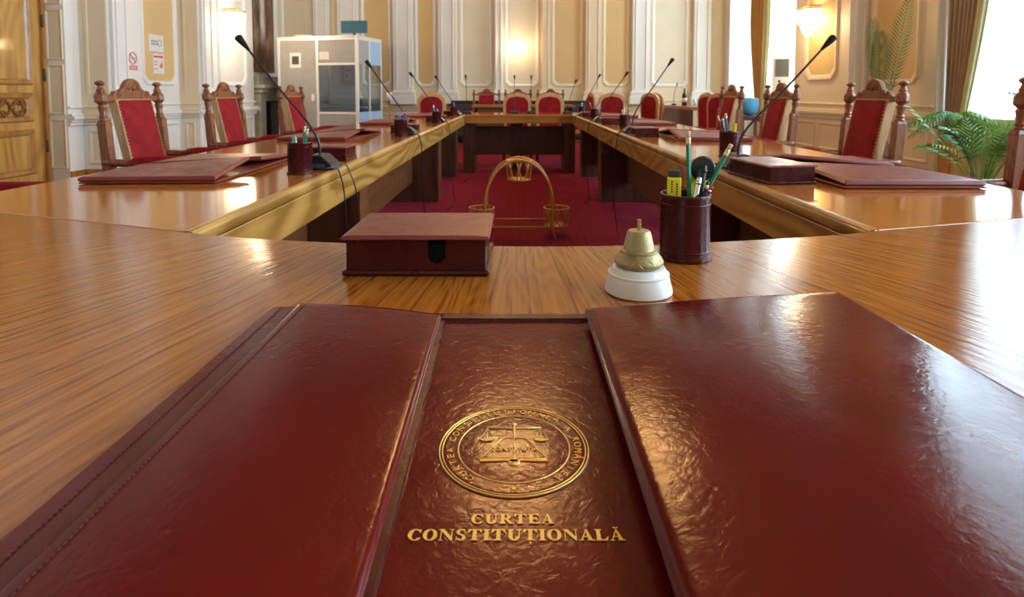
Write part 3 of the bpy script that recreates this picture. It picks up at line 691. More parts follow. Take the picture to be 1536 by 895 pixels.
# ---------------------------------------------------------------- pen cups and contents
def make_cup():
    e = empty('pen_cup', (0,0,.75), 0, 'x', 'pen cup', 'maroon leather pen cups')
    MB().lathe([(.0425,0),(.0430,.003),(.0425,.006),(.0395,.008),(.0395,.098),(.0405,.100),(.0405,.104),(.0400,.106),(.0372,.106),(.0365,.10),(.0365,.006),(0,.006)], 56).build('cup_body', M['leatherdark'], e, split=40)
    MB().lathe([(.0397,.089),(.0402,.0905),(.0397,.092)], 40).build('trim_band', M['leatherdark'], e); MB().lathe([(.0397,.013),(.0402,.0145),(.0397,.016)], 40).build('trim_band', M['leatherdark'], e)
    MB().box(-.0405,-.0385,-.004,.004,.01,.098).build('seam', M['leatherdark'], e)
    return e
cup0 = make_cup()
cups = {'F': (.277,.957), 'L1': (-.722,1.965), 'L2': (-.712,3.64), 'L3': (-.705,5.24), 'L4': (-.725,6.85), 'R1': (.905,2.50), 'R2': (.815,4.42), 'R3': (.80,6.0), 'R4': (.79,7.1)}
cuplab = {'F': 'large maroon leather pen cup in the foreground beside the bell', 'L1': 'maroon pen cup on the left table, nearest the camera', 'L2': 'second maroon pen cup along the left table', 'L3': 'third maroon pen cup along the left table', 'L4': 'farthest maroon pen cup on the left table',
 'R1': 'maroon pen cup on the right table, nearest the camera', 'R2': 'second maroon pen cup along the right table', 'R3': 'third maroon pen cup along the right table', 'R4': 'farthest maroon pen cup on the right table'}
for k, (x, y) in cups.items(): place(cup0, USED, (x,y,.7505), 0, cuplab[k])
def stick(kind, cup, base, top, label, body='green', endm='eraser', r=.0037):
    """pencil / pen standing in a cup: base, top are offsets from the cup centre, z above table"""
    cx, cy = cups[cup]
    f_ = (.106-base[2])/(top[2]-base[2]); h_ = Vector((base[0]+(top[0]-base[0])*f_, base[1]+(top[1]-base[1])*f_)); lim = .031 - (r-.0037) - (.006 if kind[0] == 'h' else 0)
    if h_.length > lim:
        q_ = h_.normalized()*lim; b_ = Vector(((q_.x-top[0]*f_)/(1-f_), (q_.y-top[1]*f_)/(1-f_)))
        if b_.length > lim: b_ = b_.normalized()*lim
        base = (b_.x, b_.y, base[2])
    B = Vector((cx+base[0], cy+base[1], .7505+base[2])); T_ = Vector((cx+top[0], cy+top[1], .7505+top[2]))
    d = (T_-B); Ln = d.length; q_ = d.to_track_quat('Z','Y')
    e = empty(kind, B, 0, label, kind.split('_')[-1] if kind != 'highlighter_pen' else 'highlighter', 'pens and pencils in the maroon cups')
    e.rotation_mode = 'QUATERNION'; e.rotation_quaternion = q_
    if kind == 'pencil':
        MB().lathe([(.0006,0),(r,.018),(r,Ln-.022)], 6, smooth=False).build('barrel', M[body], e)
        MB().lathe([(r*1.04,Ln-.022),(r*1.1,Ln-.019),(r*1.04,Ln-.017),(r*1.1,Ln-.014),(r*1.04,Ln-.010)], 14).build('ferrule', M['ferrule'], e)
        MB().lathe([(r*.95,Ln-.010),(r*.95,Ln-.001),(r*.8,Ln)], 14).build('eraser', M[endm], e)
    elif kind == 'pen':
        MB().lathe([(.0008,0),(r*.8,.008),(r,.02),(r,Ln-.010),(r*.8,Ln-.001),(r*.6,Ln)], 12).build('barrel', M[body], e)
        MB().box(r*.9,r*1.5,-.0015,.0015,Ln-.045,Ln-.006).lathe([(r*1.05,Ln-.012),(r*1.05,Ln-.006)], 12).build('clip', M[endm], e)
    elif kind == 'highlighter_pen':
        MB().box(-.011,.011,-.0055,.0055,0,Ln-.012).build('barrel', M[body], e, bevel=.003, bseg=3)
        MB().box(-.0095,.0095,-.0048,.0048,Ln-.012,Ln).build('cap', M[endm], e, bevel=.002)
    return e
stick('pencil','F',(.004,-.016,.007),(.0,-.008,.208),'green pencil standing upright in the foreground pen cup')
stick('pencil','F',(.020,-.012,.007),(.073,.0,.186),'green pencil leaning right in the foreground pen cup')
h = stick('highlighter_pen','F',(-.021,-.006,.04),(-.022,-.012,.146),'yellow highlighter with black cap in the foreground pen cup','yellow','darkgrey')
mk = MB()
for dx_, z0_ in ((-.004,.070),(.004,.066)):
    for q_ in range(5): mk.box(dx_-.0013,dx_+.0013,-.0058,-.0055,z0_+q_*.004,z0_+.0026+q_*.004)
mk.build('marking', M['darkgrey'], h)
stick('pen','F',(.004,-.020,.03),(.028,-.006,.152),'thick black pen with rounded cap in the foreground pen cup','black','black',.0055)
stick('pen','F',(-.004,-.024,.03),(.016,-.020,.135),'silver grey pen in the foreground pen cup','chrome','chrome',.0045)
stick('pen','F',(.008,-.0265,.03),(.030,-.020,.128),'slim white and black pen in the foreground pen cup','black','white',.003)
stick('pen','F',(.018,-.0275,.03),(.037,-.0215,.120),'red pen in the foreground pen cup','red','chrome',.0035)
e = empty('staple_remover', (cups['F'][0]+.024, cups['F'][1]+.008,.80), R(5), 'round black disc tool with yellow ribbed grip in the foreground pen cup', 'office tool')
MB().lathe([(.0,-.003),(.013,-.003),(.013,-.004),(.018,-.004),(.0205,-.0025),(.0205,.0025),(.018,.004),(0,.004)], 28, Matrix.Translation((.006,0,.096)) @ Matrix.Rotation(R(90),4,'X'), smooth=False).build('disc', M['black'], e)
gb = MB().box(-.012,.016,.0045,.0085,0,.09)
for i in range(9): gb.box(-.0135,.0175,.0052,.0078,.03+i*.006,.033+i*.006)
gb.build('grip', M['yellow'], e)
stick('pencil','L1',(.006,-.006,.01),(.028,0,.150),'green pencil with white eraser in the nearest left pen cup, right one','green','white')
stick('pencil','L1',(-.004,.004,.01),(.016,.01,.158),'green pencil with white eraser in the nearest left pen cup, left one','green','white')
stick('highlighter_pen','L1',(-.016,0,.03),(-.017,0,.122),'yellow highlighter in the nearest left pen cup','yellow','yellow')
stick('pen','L1',(-.008,-.02,.02),(-.010,-.018,.128),'dark blue pen in the nearest left pen cup','blue','blue')
stick('pen','L2',(-.012,0,.02),(-.014,-.005,.135),'blue pen in the second left pen cup','lightblue','blue',.006)
stick('pen','L2',(-.004,-.01,.02),(-.004,-.01,.140),'second blue pen in the second left pen cup','blue','lightblue',.006)
stick('pencil','L2',(.008,0,.01),(.018,0,.160),'red pencil in the second left pen cup','red','red')
stick('pencil','L2',(.014,.01,.01),(.034,0,.165),'slim blue pencil leaning right in the second left pen cup','blue','blue')
stick('highlighter_pen','L3',(.006,0,.03),(.008,0,.125),'light blue highlighter in the third left pen cup','lightblue','lightblue')
stick('pencil','L3',(-.004,0,.01),(-.028,0,.160),'dark blue pencil with white end in the third left pen cup','blue','white',.006)
stick('pencil','L4',(.0,0,.01),(.002,0,.158),'slim green pencil in the farthest left pen cup','green','white')
stick('pen','L4',(.01,0,.01),(.012,0,.145),'blue pen in the farthest left pen cup','blue','white')
stick('pencil','R1',(-.014,0,.01),(-.050,0,.172),'red and white pencil leaning left in the nearest right pen cup','red','white',.0035)
stick('pen','R1',(-.006,-.01,.01),(-.032,-.005,.165),'dark green pen in the nearest right pen cup','green','chrome',.004)
stick('pen','R1',(-.010,.01,.01),(-.040,.0,.156),'pale blue pen in the nearest right pen cup','lightblue','chrome',.004)
stick('pencil','R1',(.0,.01,.01),(-.014,.01,.182),'blue pencil with cream end in the nearest right pen cup','blue','eraser',.005)
stick('highlighter_pen','R1',(.012,0,.04),(.024,0,.140),'yellow highlighter leaning right in the nearest right pen cup','yellow','yellow')
stick('highlighter_pen','R2',(.008,0,.03),(.010,0,.128),'orange highlighter in the second right pen cup','orange','orange')
stick('pen','R2',(-.008,0,.01),(-.020,0,.145),'green pen in the second right pen cup','green','white',.006)
stick('pencil','R2',(.0,0,.01),(-.006,0,.170),'white pencil in the second right pen cup','white','yellow',.005)
stick('pencil','R2',(.012,.01,.01),(.032,0,.170),'dark green pencil leaning right in the second right pen cup','green','darkgrey',.005)
stick('pencil','R3',(.0,0,.01),(-.055,0,.175),'slim blue pencil leaning left in the third right pen cup','blue','darkgrey',.004)
stick('pencil','R3',(.01,0,.01),(.055,0,.175),'slim pale pencil leaning right in the third right pen cup','white','darkgrey',.004)
stick('pen','R3',(.0,.01,.01),(.012,0,.15),'blue pen in the third right pen cup','blue','white',.005)
stick('pen','R4',(.0,0,.02),(.004,0,.150),'pale blue pen in the farthest right pen cup','lightblue','white',.008)

# ---------------------------------------------------------------- desk bell
e = empty('desk_bell', (.167,.792,.7505), 0, 'small worn brass bell on a round white base in the foreground', 'bell')
MB().lathe([(.0440,0),(.0455,.0015),(.0455,.0035),(.0405,.0235),(.0412,.0243),(.0412,.0262),(.0385,.0272),(.0352,.0335),(.033,.0345),(0,.0345)], 64).build('bell_base', M['white'], e, split=28)
MB().lathe([(.0275,.0340),(.0300,.0355),(.0325,.0395),(.0325,.0425),(.0300,.0480),(.0262,.0525),(.0250,.0535),(.0250,.0560),(.0232,.0575),(.0212,.0580),(.0158,.0810),(.0140,.0832),(.009,.0842),(0,.0842)], 56).build('bell_body', M['bell'], e, split=32)
zz = MB()
for k in range(20):
    a0, a1 = 2*math.pi*k/20, 2*math.pi*(k+1)/20
    z0, z1 = (.0385,.0475) if k % 2 else (.0475,.0385)
    rr = lambda z: .0328 if z < .044 else .0303
    zz.tube([(rr(z0)*math.cos(a0), rr(z0)*math.sin(a0), z0),(.0322*math.cos((a0+a1)/2), .0322*math.sin((a0+a1)/2), .0430),(rr(z1)*math.cos(a1), rr(z1)*math.sin(a1), z1)], .0005, 5)
zz.build('engraving', M['brass'], e)
MB().box(-.0028,.0028,-.0014,.0014,.084,.0985).tube([(0,-.004,.0915),(0,.004,.0915)], .0016, 8).build('handle', M['brass'], e, bevel=.001)

# ---------------------------------------------------------------- microphones
def microphone(x, y, hx, hy, hz, cable, label, facing=0):
    """gooseneck microphone; head offset hx, hy and height hz above the table"""
    e = empty('gooseneck_microphone', (x,y,.7505), 0, label, 'microphone', 'gooseneck microphones on the tables')
    s = -1 if cable == 'L' else 1
    MB().prism([(-.065,0),(.065,0),(.055,.018),(.02,.050),(-.02,.052),(-.06,.026)] if facing == 0 else [(-.065,0),(.065,0),(.05,.03),(-.05,.03)], -.05, .05,
        Matrix(((1,0,0,0),(0,0,-1,0),(0,1,0,0),(0,0,0,1))) if s < 0 else Matrix(((-1,0,0,0),(0,0,1,0),(0,1,0,0),(0,0,0,1)))).build('microphone_base', M['black'], e, bevel=.004)
    MB().box(-.03,.03,-.053,-.050,.008,.022).build('socket', M['darkgrey'], e)
    z0 = .035
    A = Vector((0,0,z0)); H = Vector((hx,hy,hz)); D = (H-Vector((0,0,.12))).normalized()
    pts = spline([A, (hx*.02,hy*.02,.10), (hx*.16,hy*.16,hz*.36), (hx*.5,hy*.5,hz*.61), H-D*.06], 8)
    k = len(pts)
    MB().tube(pts, [.0052 if i < k*.35 else .0040 for i in range(k)], 10).build('gooseneck', M['black'], e)
    MB().tube([H-D*.066,H-D*.05,H-D*.02,H-D*.006,H], [.0045,.0072,.0125,.0135,.0085], 16).build('microphone_head', M['foam'], e)
    if cable:
        xi = (XI0+.022 if s < 0 else XI1-.022) - x
        for j, (dy, drop) in enumerate(((-.06,0),(.05,1))[:2 if y < 2.6 else 1]):
            p = [(0 if s < 0 else 0,dy*.5-.03,.012),(xi*.5,dy-.03,.010),(xi*.85,dy,.0085),(xi,dy+.01,-.02),(xi-s*.012*(1+j),dy+.02,-.12),(xi-s*.02,dy+.03+.05*j,-.45),(xi-s*.02+.03,dy+.02,-.715),(xi-s*.05,dy-.12,-.733),(xi-s*.02,dy-.3,-.733)]
            MB().tube(spline(p, 6), .0026 if y < 3 else .0032, 7).build('cable', M['black'], e)
    return e
mics = [(-.70,2.10,-.285,.0,.470,'L','gooseneck microphone on the left table, nearest the camera'),(-.70,3.80,-.26,0,.475,'L','gooseneck microphone on the left table, second from the front'),
 (-.71,5.40,-.26,0,.455,'L','gooseneck microphone on the left table, third from the front'),(-.715,6.98,-.24,0,.47,'L','gooseneck microphone on the left table, fourth from the front')]
mics += [(.80,2.12,.335,.0,.470,'R','gooseneck microphone on the right table, nearest the camera'),(.79,4.0,.27,0,.50,'R','gooseneck microphone on the right table, second from the front'),
 (.79,5.55,.26,0,.465,'R','gooseneck microphone on the right table, third from the front'),(.78,6.88,.20,0,.485,'R','gooseneck microphone on the right table, fourth from the front')]
for a in mics: microphone(*a)
for x, y, hx, l in ((-.63,7.6,-.02,'gooseneck microphone at the left corner of the far table'),(-.02,7.75,0,'left one of two gooseneck microphones in the middle of the far table'),(.20,7.75,0,'right one of two gooseneck microphones in the middle of the far table'),(.66,7.6,.12,'gooseneck microphone at the right corner of the far table')):
    microphone(x,y,hx,.05,.50 if x != .66 else .44,'',l,1)

# ---------------------------------------------------------------- high-backed chairs (local: faces +x, back posts at x=0)
def hi_chair():
    e = empty('armchair', (0,0,0), 0, 'x', 'chair', 'tall red armchairs with carved crests')
    def px_(z): return -.05*max(0,(z-.45))/.65
    for s in (-1,1):
        y = .24*s; mb = MB()
        for z0, z1, w0, w1 in ((.013,.45,.024,.024),(.45,.855,.024,.024),(.885-.03,.875,.027,.020)):
            p = []
            for z, w_ in ((z0,w0),(z1,w1)):
                x = px_(z); p += [(x-w_,y-w_,z),(x+w_,y-w_,z),(x+w_,y+w_,z),(x-w_,y+w_,z)]
            mb.hexa(p)
        Sh = Matrix(((1,0,-.05/.65,.05*.45/.65),(0,1,0,0),(0,0,1,0),(0,0,0,1)))
        mb.lathe([(.021,.872),(.024,.88),(.017,.888),(.022,.895),(.016,.905),(.019,.935),(.023,.95),(.016,.958),(.025,.966)], 14, Sh, o=(0,y,0))
        mb.lathe([(.025,.966),(.033,.975),(.033,1.005),(.026,1.018)], 8, Sh, smooth=False, o=(0,y,0))
        mb.lathe([(.026,1.018),(.018,1.024),(.021,1.032),(.014,1.045),(.012,1.056),(.023,1.064),(.024,1.072),(.014,1.080),(0,1.084)], 14, Sh, o=(0,y,0))
        mb.build('back_post', M['chair'], e, bevel=.003)
    # carved crest rail in the y-z plane
    prof = [(-.235,.972),(-.235,1.000),(-.165,1.002),(-.15,1.016),(-.14,1.028),(-.128,1.030),(-.120,1.020),(-.112,1.020),(-.10,1.032),(-.092,1.040),(-.082,1.038),(-.074,1.048),(-.062,1.068),(-.045,1.084),(-.022,1.094),(0,1.098)]
    prof = prof + [(-a,b_) for a, b_ in prof[::-1][1:]]
    Mx = Matrix(((0,0,1,-.060),(1,0,0,0),(0,1,0,0),(0,0,0,1)))
    cr = MB().prism(prof[::-1], 0, .028, Mx)
    c_ = cr.build('crest_rail', M['chair'], e, bevel=.004)
    cc = MB()
    for r_ in (.045,.030): cc.tube([(-.031, r_*math.cos(a), 1.035+r_*1.0*math.sin(a)) for a in [math.pi*i/12 for i in range(13)]], .004, 6)
    for a in (-.6,0,.6): cc.tube([(-.030,0,1.035),(-.029,.028*math.sin(a),1.035+.028*math.cos(a))], [.008,.004], 6)
    for s in (-1,1): cc.tube([(-.031, s*(.115+.012*math.cos(t)), 1.008+.010*math.sin(t)) for t in [i*.7 for i in range(8)]], .003, 6)
    cc.build('carving', M['chair'], c_)
    # upholstered back panel, tilted: frame + padded front
    def bx(z): return .062-.105*(z-.50)/.48
    p = []
    for z in (.50,.985): p += [(bx(z)-.030,-.150,z),(bx(z)+.018,-.150,z),(bx(z)+.018,.150,z),(bx(z)-.030,.150,z)]
    MB().hexa(p).build('back_frame', M['chairlight'], e, bevel=.003)
    def pad(u, v):
        z = .505+.475*v; y = -.143+.286*u
        return (bx(z)+.019+.014*min(1,6*min(u,1-u,v,1-v)*1.2), y, z)
    pd = MB().grid(pad, 16, 20)
    pd.build('back_cushion', M['velvet'], e)
    def padb(u, v):
        z = .505+.475*v; y = .143-.286*u
        return (bx(z)-.031-.006*min(1,6*min(u,1-u,v,1-v)), y, z)
    MB().grid(padb, 10, 12).build('back_upholstery', M['velvet'], e)
    st = MB()
    for i in range(26):
        z = .51+.465*i/25
        for s in (-1,1): st.lathe([(.0045,0),(.003,.003),(0,.0035)], 6, Matrix.Translation((bx(z)+.02,s*.143,z)) @ Matrix.Rotation(R(90),4,'Y'))
    for i in range(15): st.lathe([(.0045,0),(.003,.003),(0,.0035)], 6, Matrix.Translation((bx(.98)+.021,-.135+.27*i/14,.98)) @ Matrix.Rotation(R(90),4,'Y'))
    st.build('brass_nails', M['brass'], e)
    # seat
    MB().box(.0,.50,-.235,.235,.36,.43).build('seat_frame', M['chair'], e, bevel=.004)
    MB().grid(lambda u, v: (.02+.50*u, -.245+.49*v, .43+.07*(min(1,7*min(u,1-u,v,1-v)))**.5), 16, 16).build('seat_cushion', M['velvet'], e)
    for s in (-1,1):
        y = .25*s
        MB().lathe([(.02,.013),(.026,.05),(.018,.08),(.026,.20),(.02,.33),(.027,.36),(.027,.44),(.018,.46),(.024,.55),(.018,.62),(.022,.645)], 12, o=(.46,y,0)).build('front_leg', M['chair'], e)
        MB().tube(spline([(-.03,y,.66),(.15,y,.655),(.35,y,.652),(.47,y,.65),(.52,y,.635),(.525,y,.615)],5), [.02]*11+[.022]*15, 10).build('armrest', M['chair'], e)
        MB().grid(lambda u, v: (.10+.36*u, y-.032+.064*v, .664+.030*(max(0,min(1,5*min(u,1-u,v*.6,(1-v)*.6))))**.5), 14, 8).build('arm_pad', M['velvet'], e)
    MB().box(.03,.44,-.262,-.238,.14,.18).box(.03,.44,.238,.262,.14,.18).box(.2,.24,-.24,.24,.145,.175).build('stretcher', M['chair'], e, bevel=.003)
    return e
ch = hi_chair(); G = 'tall red armchairs with carved crests'
for k, (y, l) in enumerate(((1.90,'red armchair at the left table, mostly out of frame, only its padded arm in view'),(3.28,'tall red armchair at the left table, nearest one fully in view'),(4.32,'tall red armchair at the left table below the bright wall lamp'),(5.61,'tall red armchair at the left table in front of the grey booth'))):
    place(ch, USED, (-2.09,y,0), R([0,0,0,-3][k]), l, G)
for k, (y, l) in enumerate(((2.08,'red armchair at the right edge of the picture, cut off by the frame'),(3.29,'tall red armchair at the right table in front of the palm leaves'),(4.45,'tall red armchair at the right table below the right wall lamp'),(5.47,'tall red armchair at the right table beside the blue bottle'))):
    place(ch, USED, (1.95,y,0), R(180), l, G)
for x, l in ((-.56,'far carved red chair behind the small desk, left of three'),(.04,'far carved red chair behind the small desk, middle of three'),(.66,'far carved red chair behind the small desk, right of three')):
    place(ch, USED, (x,11.25,0), R(-90), l, 'carved chairs in the far row')
# far small desk + black low cabinet
e = empty('desk', (.05,10.3,0), 0, 'small brown wooden desk in front of the three far chairs', 'desk')
MB().box(-.80,.95,-.3,.3,.77,.81).build('desktop', M['apronx'], e, bevel=.004); MB().box(-.75,.9,-.25,-.22,.2,.77).build('front_panel', M['modesty'], e)
for x in (-.75,.86): MB().box(x,x+.04,-.25,.28,.013,.77).build('leg', M['modesty'], e)
e = empty('low_cabinet', (0,12.05,0), 0, 'long low black cabinet along the far wall behind the chairs', 'cabinet')
MB().box(-1.3,1.5,-.22,.22,.07,.86).build('cabinet_body', M['black'], e, bevel=.01)
for x in (-1.2,-.2,.8): MB().box(x,x+.6,-.235,-.22,.15,.8).build('door', M['darkgrey'], e, bevel=.005)
for x in (-1.2,1.35): MB().box(x,x+.08,-.18,.18,0,.07).build('foot', M['black'], e)
# flag-like folded pole card by far left, small lamp
# round-backed chairs (faces -y local +x convention too)
def round_chair():
    e = empty('round_backed_chair', (0,0,0), 0, 'x', 'chair', 'round-backed red chairs')
    prof = [(-.19,.45),(-.215,.85),(-.20,.93),(-.15,.985),(-.08,1.005),(0,1.025),(.08,1.005),(.15,.985),(.20,.93),(.215,.85),(.19,.45)]
    Mx = Matrix(((0,0,1,-.03),(1,0,0,0),(0,1,0,0),(0,0,0,1)))
    MB().prism(prof, 0, .045, Mx).build('back_frame', M['chairlight'], e, bevel=.008)
    p2 = [(-.15,.50),(-.165,.84),(-.15,.90),(-.11,.945),(0,.965),(.11,.945),(.15,.90),(.165,.84),(.15,.50)]
    MB().prism(p2, -.02, .065, Mx).build('back_cushion', M['velvet'], e, bevel=.012, bseg=3)
    MB().box(.0,.46,-.22,.22,.37,.43).build('seat_frame', M['chairlight'], e, bevel=.006)
    MB().grid(lambda u, v: (.02+.44*u, -.215+.43*v, .43+.06*(min(1,7*min(u,1-u,v,1-v)))**.5), 12, 12).build('seat_cushion', M['velvet'], e)
    for x in (.0,.43):
        for s in (-1,1): MB().tube([(x,s*.19,.40),(x,s*.19,.2),(x+(.02 if x else -.05),s*.195,.013)], [.022,.018,.015], 8).build('leg', M['chair'], e)
    return e
rc = round_chair()
for x, y, rz, l in ((.02,8.75,-90,'round-backed red chair behind the far table, left of the middle pair'),(.50,8.75,-90,'round-backed red chair behind the far table, right of the middle pair'),(-1.27,8.9,-90,'round-backed red chair beyond the left table end'),(1.43,8.8,-90,'round-backed red chair beyond the right table end'),
   (1.22,9.6,-170,'round-backed chair seen edge-on at the far right corner')):
    place(rc, USED, (x,y,.002), R(rz), l, 'round-backed red chairs')
for x, y, rz, l in ((2.17,9.6,-150,'plain red side chair, left of a close pair beside the far right desk'),(2.42,10.3,-150,'plain red side chair, right of a close pair beside the far right desk'),(2.72,8.4,-160,'narrow red chair at the right end of the side desk, farther one'),(2.60,7.6,-160,'narrow red chair at the right end of the side desk, nearer one')):
    place(rc, USED, (x,y,.002), R(rz), l, 'round-backed red chairs')
# right side desk with bottle and glasses
e = empty('desk', (3.05,9.95,.0125), 0, 'brown wooden side desk by the right wall holding a dark bottle', 'desk')
MB().box(-.40,.50,-.9,.9,.74,.79).build('desktop', M['apronx'], e, bevel=.004); MB().box(-.1,.45,-.85,-.8,.05,.74).build('front_panel', M['apronx'], e); MB().box(-.37,-.33,-.8,.8,.1,.74).build('side_panel', M['dark'], e)
for x in (-.37,.42): MB().box(x,x+.05,.78,.85,.0,.74).build('leg', M['dark'], e)
for x in (-.37,.42): MB().box(x,x+.05,-.85,-.78,.0,.74).build('leg', M['dark'], e)
bt = empty('bottle', (2.82,9.9,.8035), 0, 'tall dark bottle on a black tray on the side desk', 'bottle')
MB().lathe([(.0,0),(.04,0),(.042,.02),(.042,.16),(.03,.20),(.015,.23),(.014,.29),(0,.29)], 16).build('glass_body', M['black'], bt)
MB().lathe([(.0425,.06),(.0425,.13)], 16).build('paper_label', M['paper'], bt)
for dx, l in ((.16,'left drinking glass beside the dark bottle'),(.24,'right drinking glass beside the dark bottle')):
    tag(MB().lathe([(.025,0),(.033,.11),(.031,.11),(.023,.005),(0,.005)], 14).build('drinking_glass', M['clear'], loc=(2.82+dx,9.9,.8035)), l, 'glass', 'drinking glasses on the side desk')
tag(MB().tube(spline([(0,0,0),(0,0,.18),(.05,0,.36)],6), .005, 6).tube([(.045,0,.34),(.055,0,.39)], .012, 8).lathe([(.05,0),(.05,.02),(.01,.03)], 12).build('gooseneck_microphone', M['black'], loc=(2.78,10.4,.8035)), 'small gooseneck microphone behind the dark bottle on the side desk', 'microphone')
# blue bottle on stand near right
e = empty('water_bottle', (2.98,7.55,.7335), 0, 'big light blue rounded water bottle on a dark stand between chairs', 'water bottle')
MB().lathe([(0,0),(.05,.0),(.09,.03),(.11,.07),(.115,.12),(.115,.19),(.10,.215),(.0,.225)], 24).build('bottle_body', M['lightblue'], e)
e = empty('side_stand', (2.98,7.55,.0125), 0, 'dark low stand under the light blue water bottle', 'stand')
MB().box(-.16,.16,-.15,.15,.66,.72).build('shelf', M['dark'], e, bevel=.004); MB().box(-.15,.15,-.14,.14,.25,.3).build('shelf', M['dark'], e, bevel=.004)
for x in (-.15,.12):
    for y in (-.14,.11): MB().box(x,x+.03,y,y+.03,.0,.66).build('leg', M['chair'], e)
# small objects far left: paper stand
e = empty('table_lamp', (-1.95,9.1,0), 0, 'thin floor-standing pole light left of the round-backed chair at the left table end', 'lamp')
MB().lathe([(.12,0),(.12,.02),(.012,.03),(.012,.98)], 14).build('pole', M['brass'], e); MB().lathe([(.05,.90),(.035,1.02),(.02,1.03)], 14).build('lamp_shade', M['alu'], e)

# ---------------------------------------------------------------- interpreter booth
N0 = Vector((-2.80,10.50,.0125)); ub = Vector((-.97,.243,0)); vb = Vector((.243,.97,0))
e = empty('interpreter_booth', N0, 0, 'grey panelled interpreter booth with dark glass window behind the left chairs', 'booth')
BM = Matrix(((ub.x,vb.x,0,0),(ub.y,vb.y,0,0),(0,0,1,0),(0,0,0,1)))
Lb, Db, Hb = 1.62, .92, 2.00
def bb(mb, u0,u1,v0,v1,z0,z1): return mb.box(u0,u1,v0,v1,z0,z1,BM)
fr = MB()
for u0 in (0,.78,Lb-.05): bb(fr,u0,u0+.05,-.01,.04,0,Hb)
for z in (.62,1.50,Hb-.05): bb(fr,0,.80,-.008,.035,z,z+.04)
bb(fr,.8,Lb,-.008,.035,Hb-.05,Hb); 
for v0 in (.42,Db-.04): bb(fr,0,.04,v0,v0+.035,0,Hb-.02)
for z in (Hb-.05,): bb(fr,0,.03,0,Db,z,z+.05)
for v0 in (.0,Db-.04): bb(fr,Lb-.04,Lb,v0,v0+.04,0,Hb)
fr.build('frame', M['alu'], e, bevel=.004)
bb(MB(),.05,.78,0,.03,.02,.62).build('lower_panel', M['grey'], e); bb(MB(),.05,.78,0,.03,1.54,Hb-.05).build('upper_panel', M['grey'], e)
dr = bb(MB(),.83,Lb-.05,0,.03,.02,Hb-.05).build('door', M['grey'], e)
bb(MB(),1.13,1.36,-.012,.0,1.46,1.73).build('window_frame', M['white'], dr); bb(MB(),1.175,1.315,-.016,-.011,1.52,1.67).build('door_window', M['darkgrey'], dr)
bb(MB(),.86,.92,-.03,0,.86,.98).build('handle', M['white'], dr)
bb(MB(),.05,.78,.01,.018,.66,1.50).build('window_pane', M['boothglass'], e)
bb(MB(),.01,.02,.04,.42,.66,1.52).build('side_pane', M['clear'], e); bb(MB(),.01,.02,.46,Db-.04,.66,1.52).build('side_pane', M['clear'], e)
bb(MB(),.005,.03,.04,.42,1.52,Hb-.05).build('side_panel', M['grey'], e); bb(MB(),.005,.03,.455,Db-.04,1.52,Hb-.05).build('side_panel', M['bluepanel'], e)
bb(MB(),.005,.03,.04,Db-.04,.02,.66).build('lower_side_panel', M['bluepanel'], e)
bb(MB(),Lb-.03,Lb-.01,.04,Db,.02,Hb-.05).build('end_panel', M['grey'], e); bb(MB(),0,Lb,0,Db,Hb,Hb+.02).build('roof', M['alu'], e)
bb(MB(),.04,Lb-.04,Db-.02,Db-.01,.02,.9).build('back_panel', M['grey'], e)
bb(MB(),.05,Lb-.05,.35,.6,.72,.75).build('inner_desk', M['alu'], e)
bb(MB(),.56,.76,-.012,-.001,1.60,1.74).build('paper_notice', M['paper'], e)
tag(MB().box(-.24,.24,-.025,.025,.06,.28).box(-.06,.06,-.05,.05,0,.01).box(-.02,.02,-.02,.02,0,.07).build('monitor', M['screen'], loc=(-2.92,10.75,2.034), rz=R(-4), bevel=.006), 'small teal blue display standing on top of the booth', 'monitor')
e = empty('cable_coil', (-3.95,11.1,2.034), 0, 'pale coiled cable lying on the booth roof', 'cable')
MB().tube([(.16*math.cos(t)*1.2,.12*math.sin(t),.012+.004*t*.5) for t in [i*.35 for i in range(54)]], .010, 6).build('coil', M['paper'], e)

# fireplace and painting on the left wall's far end
e = empty('fireplace', (-4.999,11.55,0), 0, 'grey stone fireplace with black opening beside the booth', 'fireplace')
MB().box(0,.28,-.62,-.38,0,1.1).box(0,.28,.38,.62,0,1.1).box(0,.28,-.38,.38,.86,1.1).build('surround', M['stone'], e, bevel=.01)
MB().box(0,.40,-.70,.70,1.1,1.17).box(0,.34,-.66,.66,1.02,1.1).box(0,.22,-.55,.55,1.17,1.34).build('mantel', M['stone'], e, bevel=.012)
MB().box(0,.05,-.38,.38,0,.86).build('firebox', M['matt'], e)  # flat black panel closing the opening
e = empty('painting', (-4.999,11.65,0), 0, 'tall dark framed painting with a pale vertical streak above the fireplace', 'painting')
MB().box(0,.05,-.52,.52,1.42,3.6).build('frame', M['carve'], e, bevel=.01)
MB().box(.045,.056,-.46,.46,1.48,3.54).build('canvas', M['painting'], e)
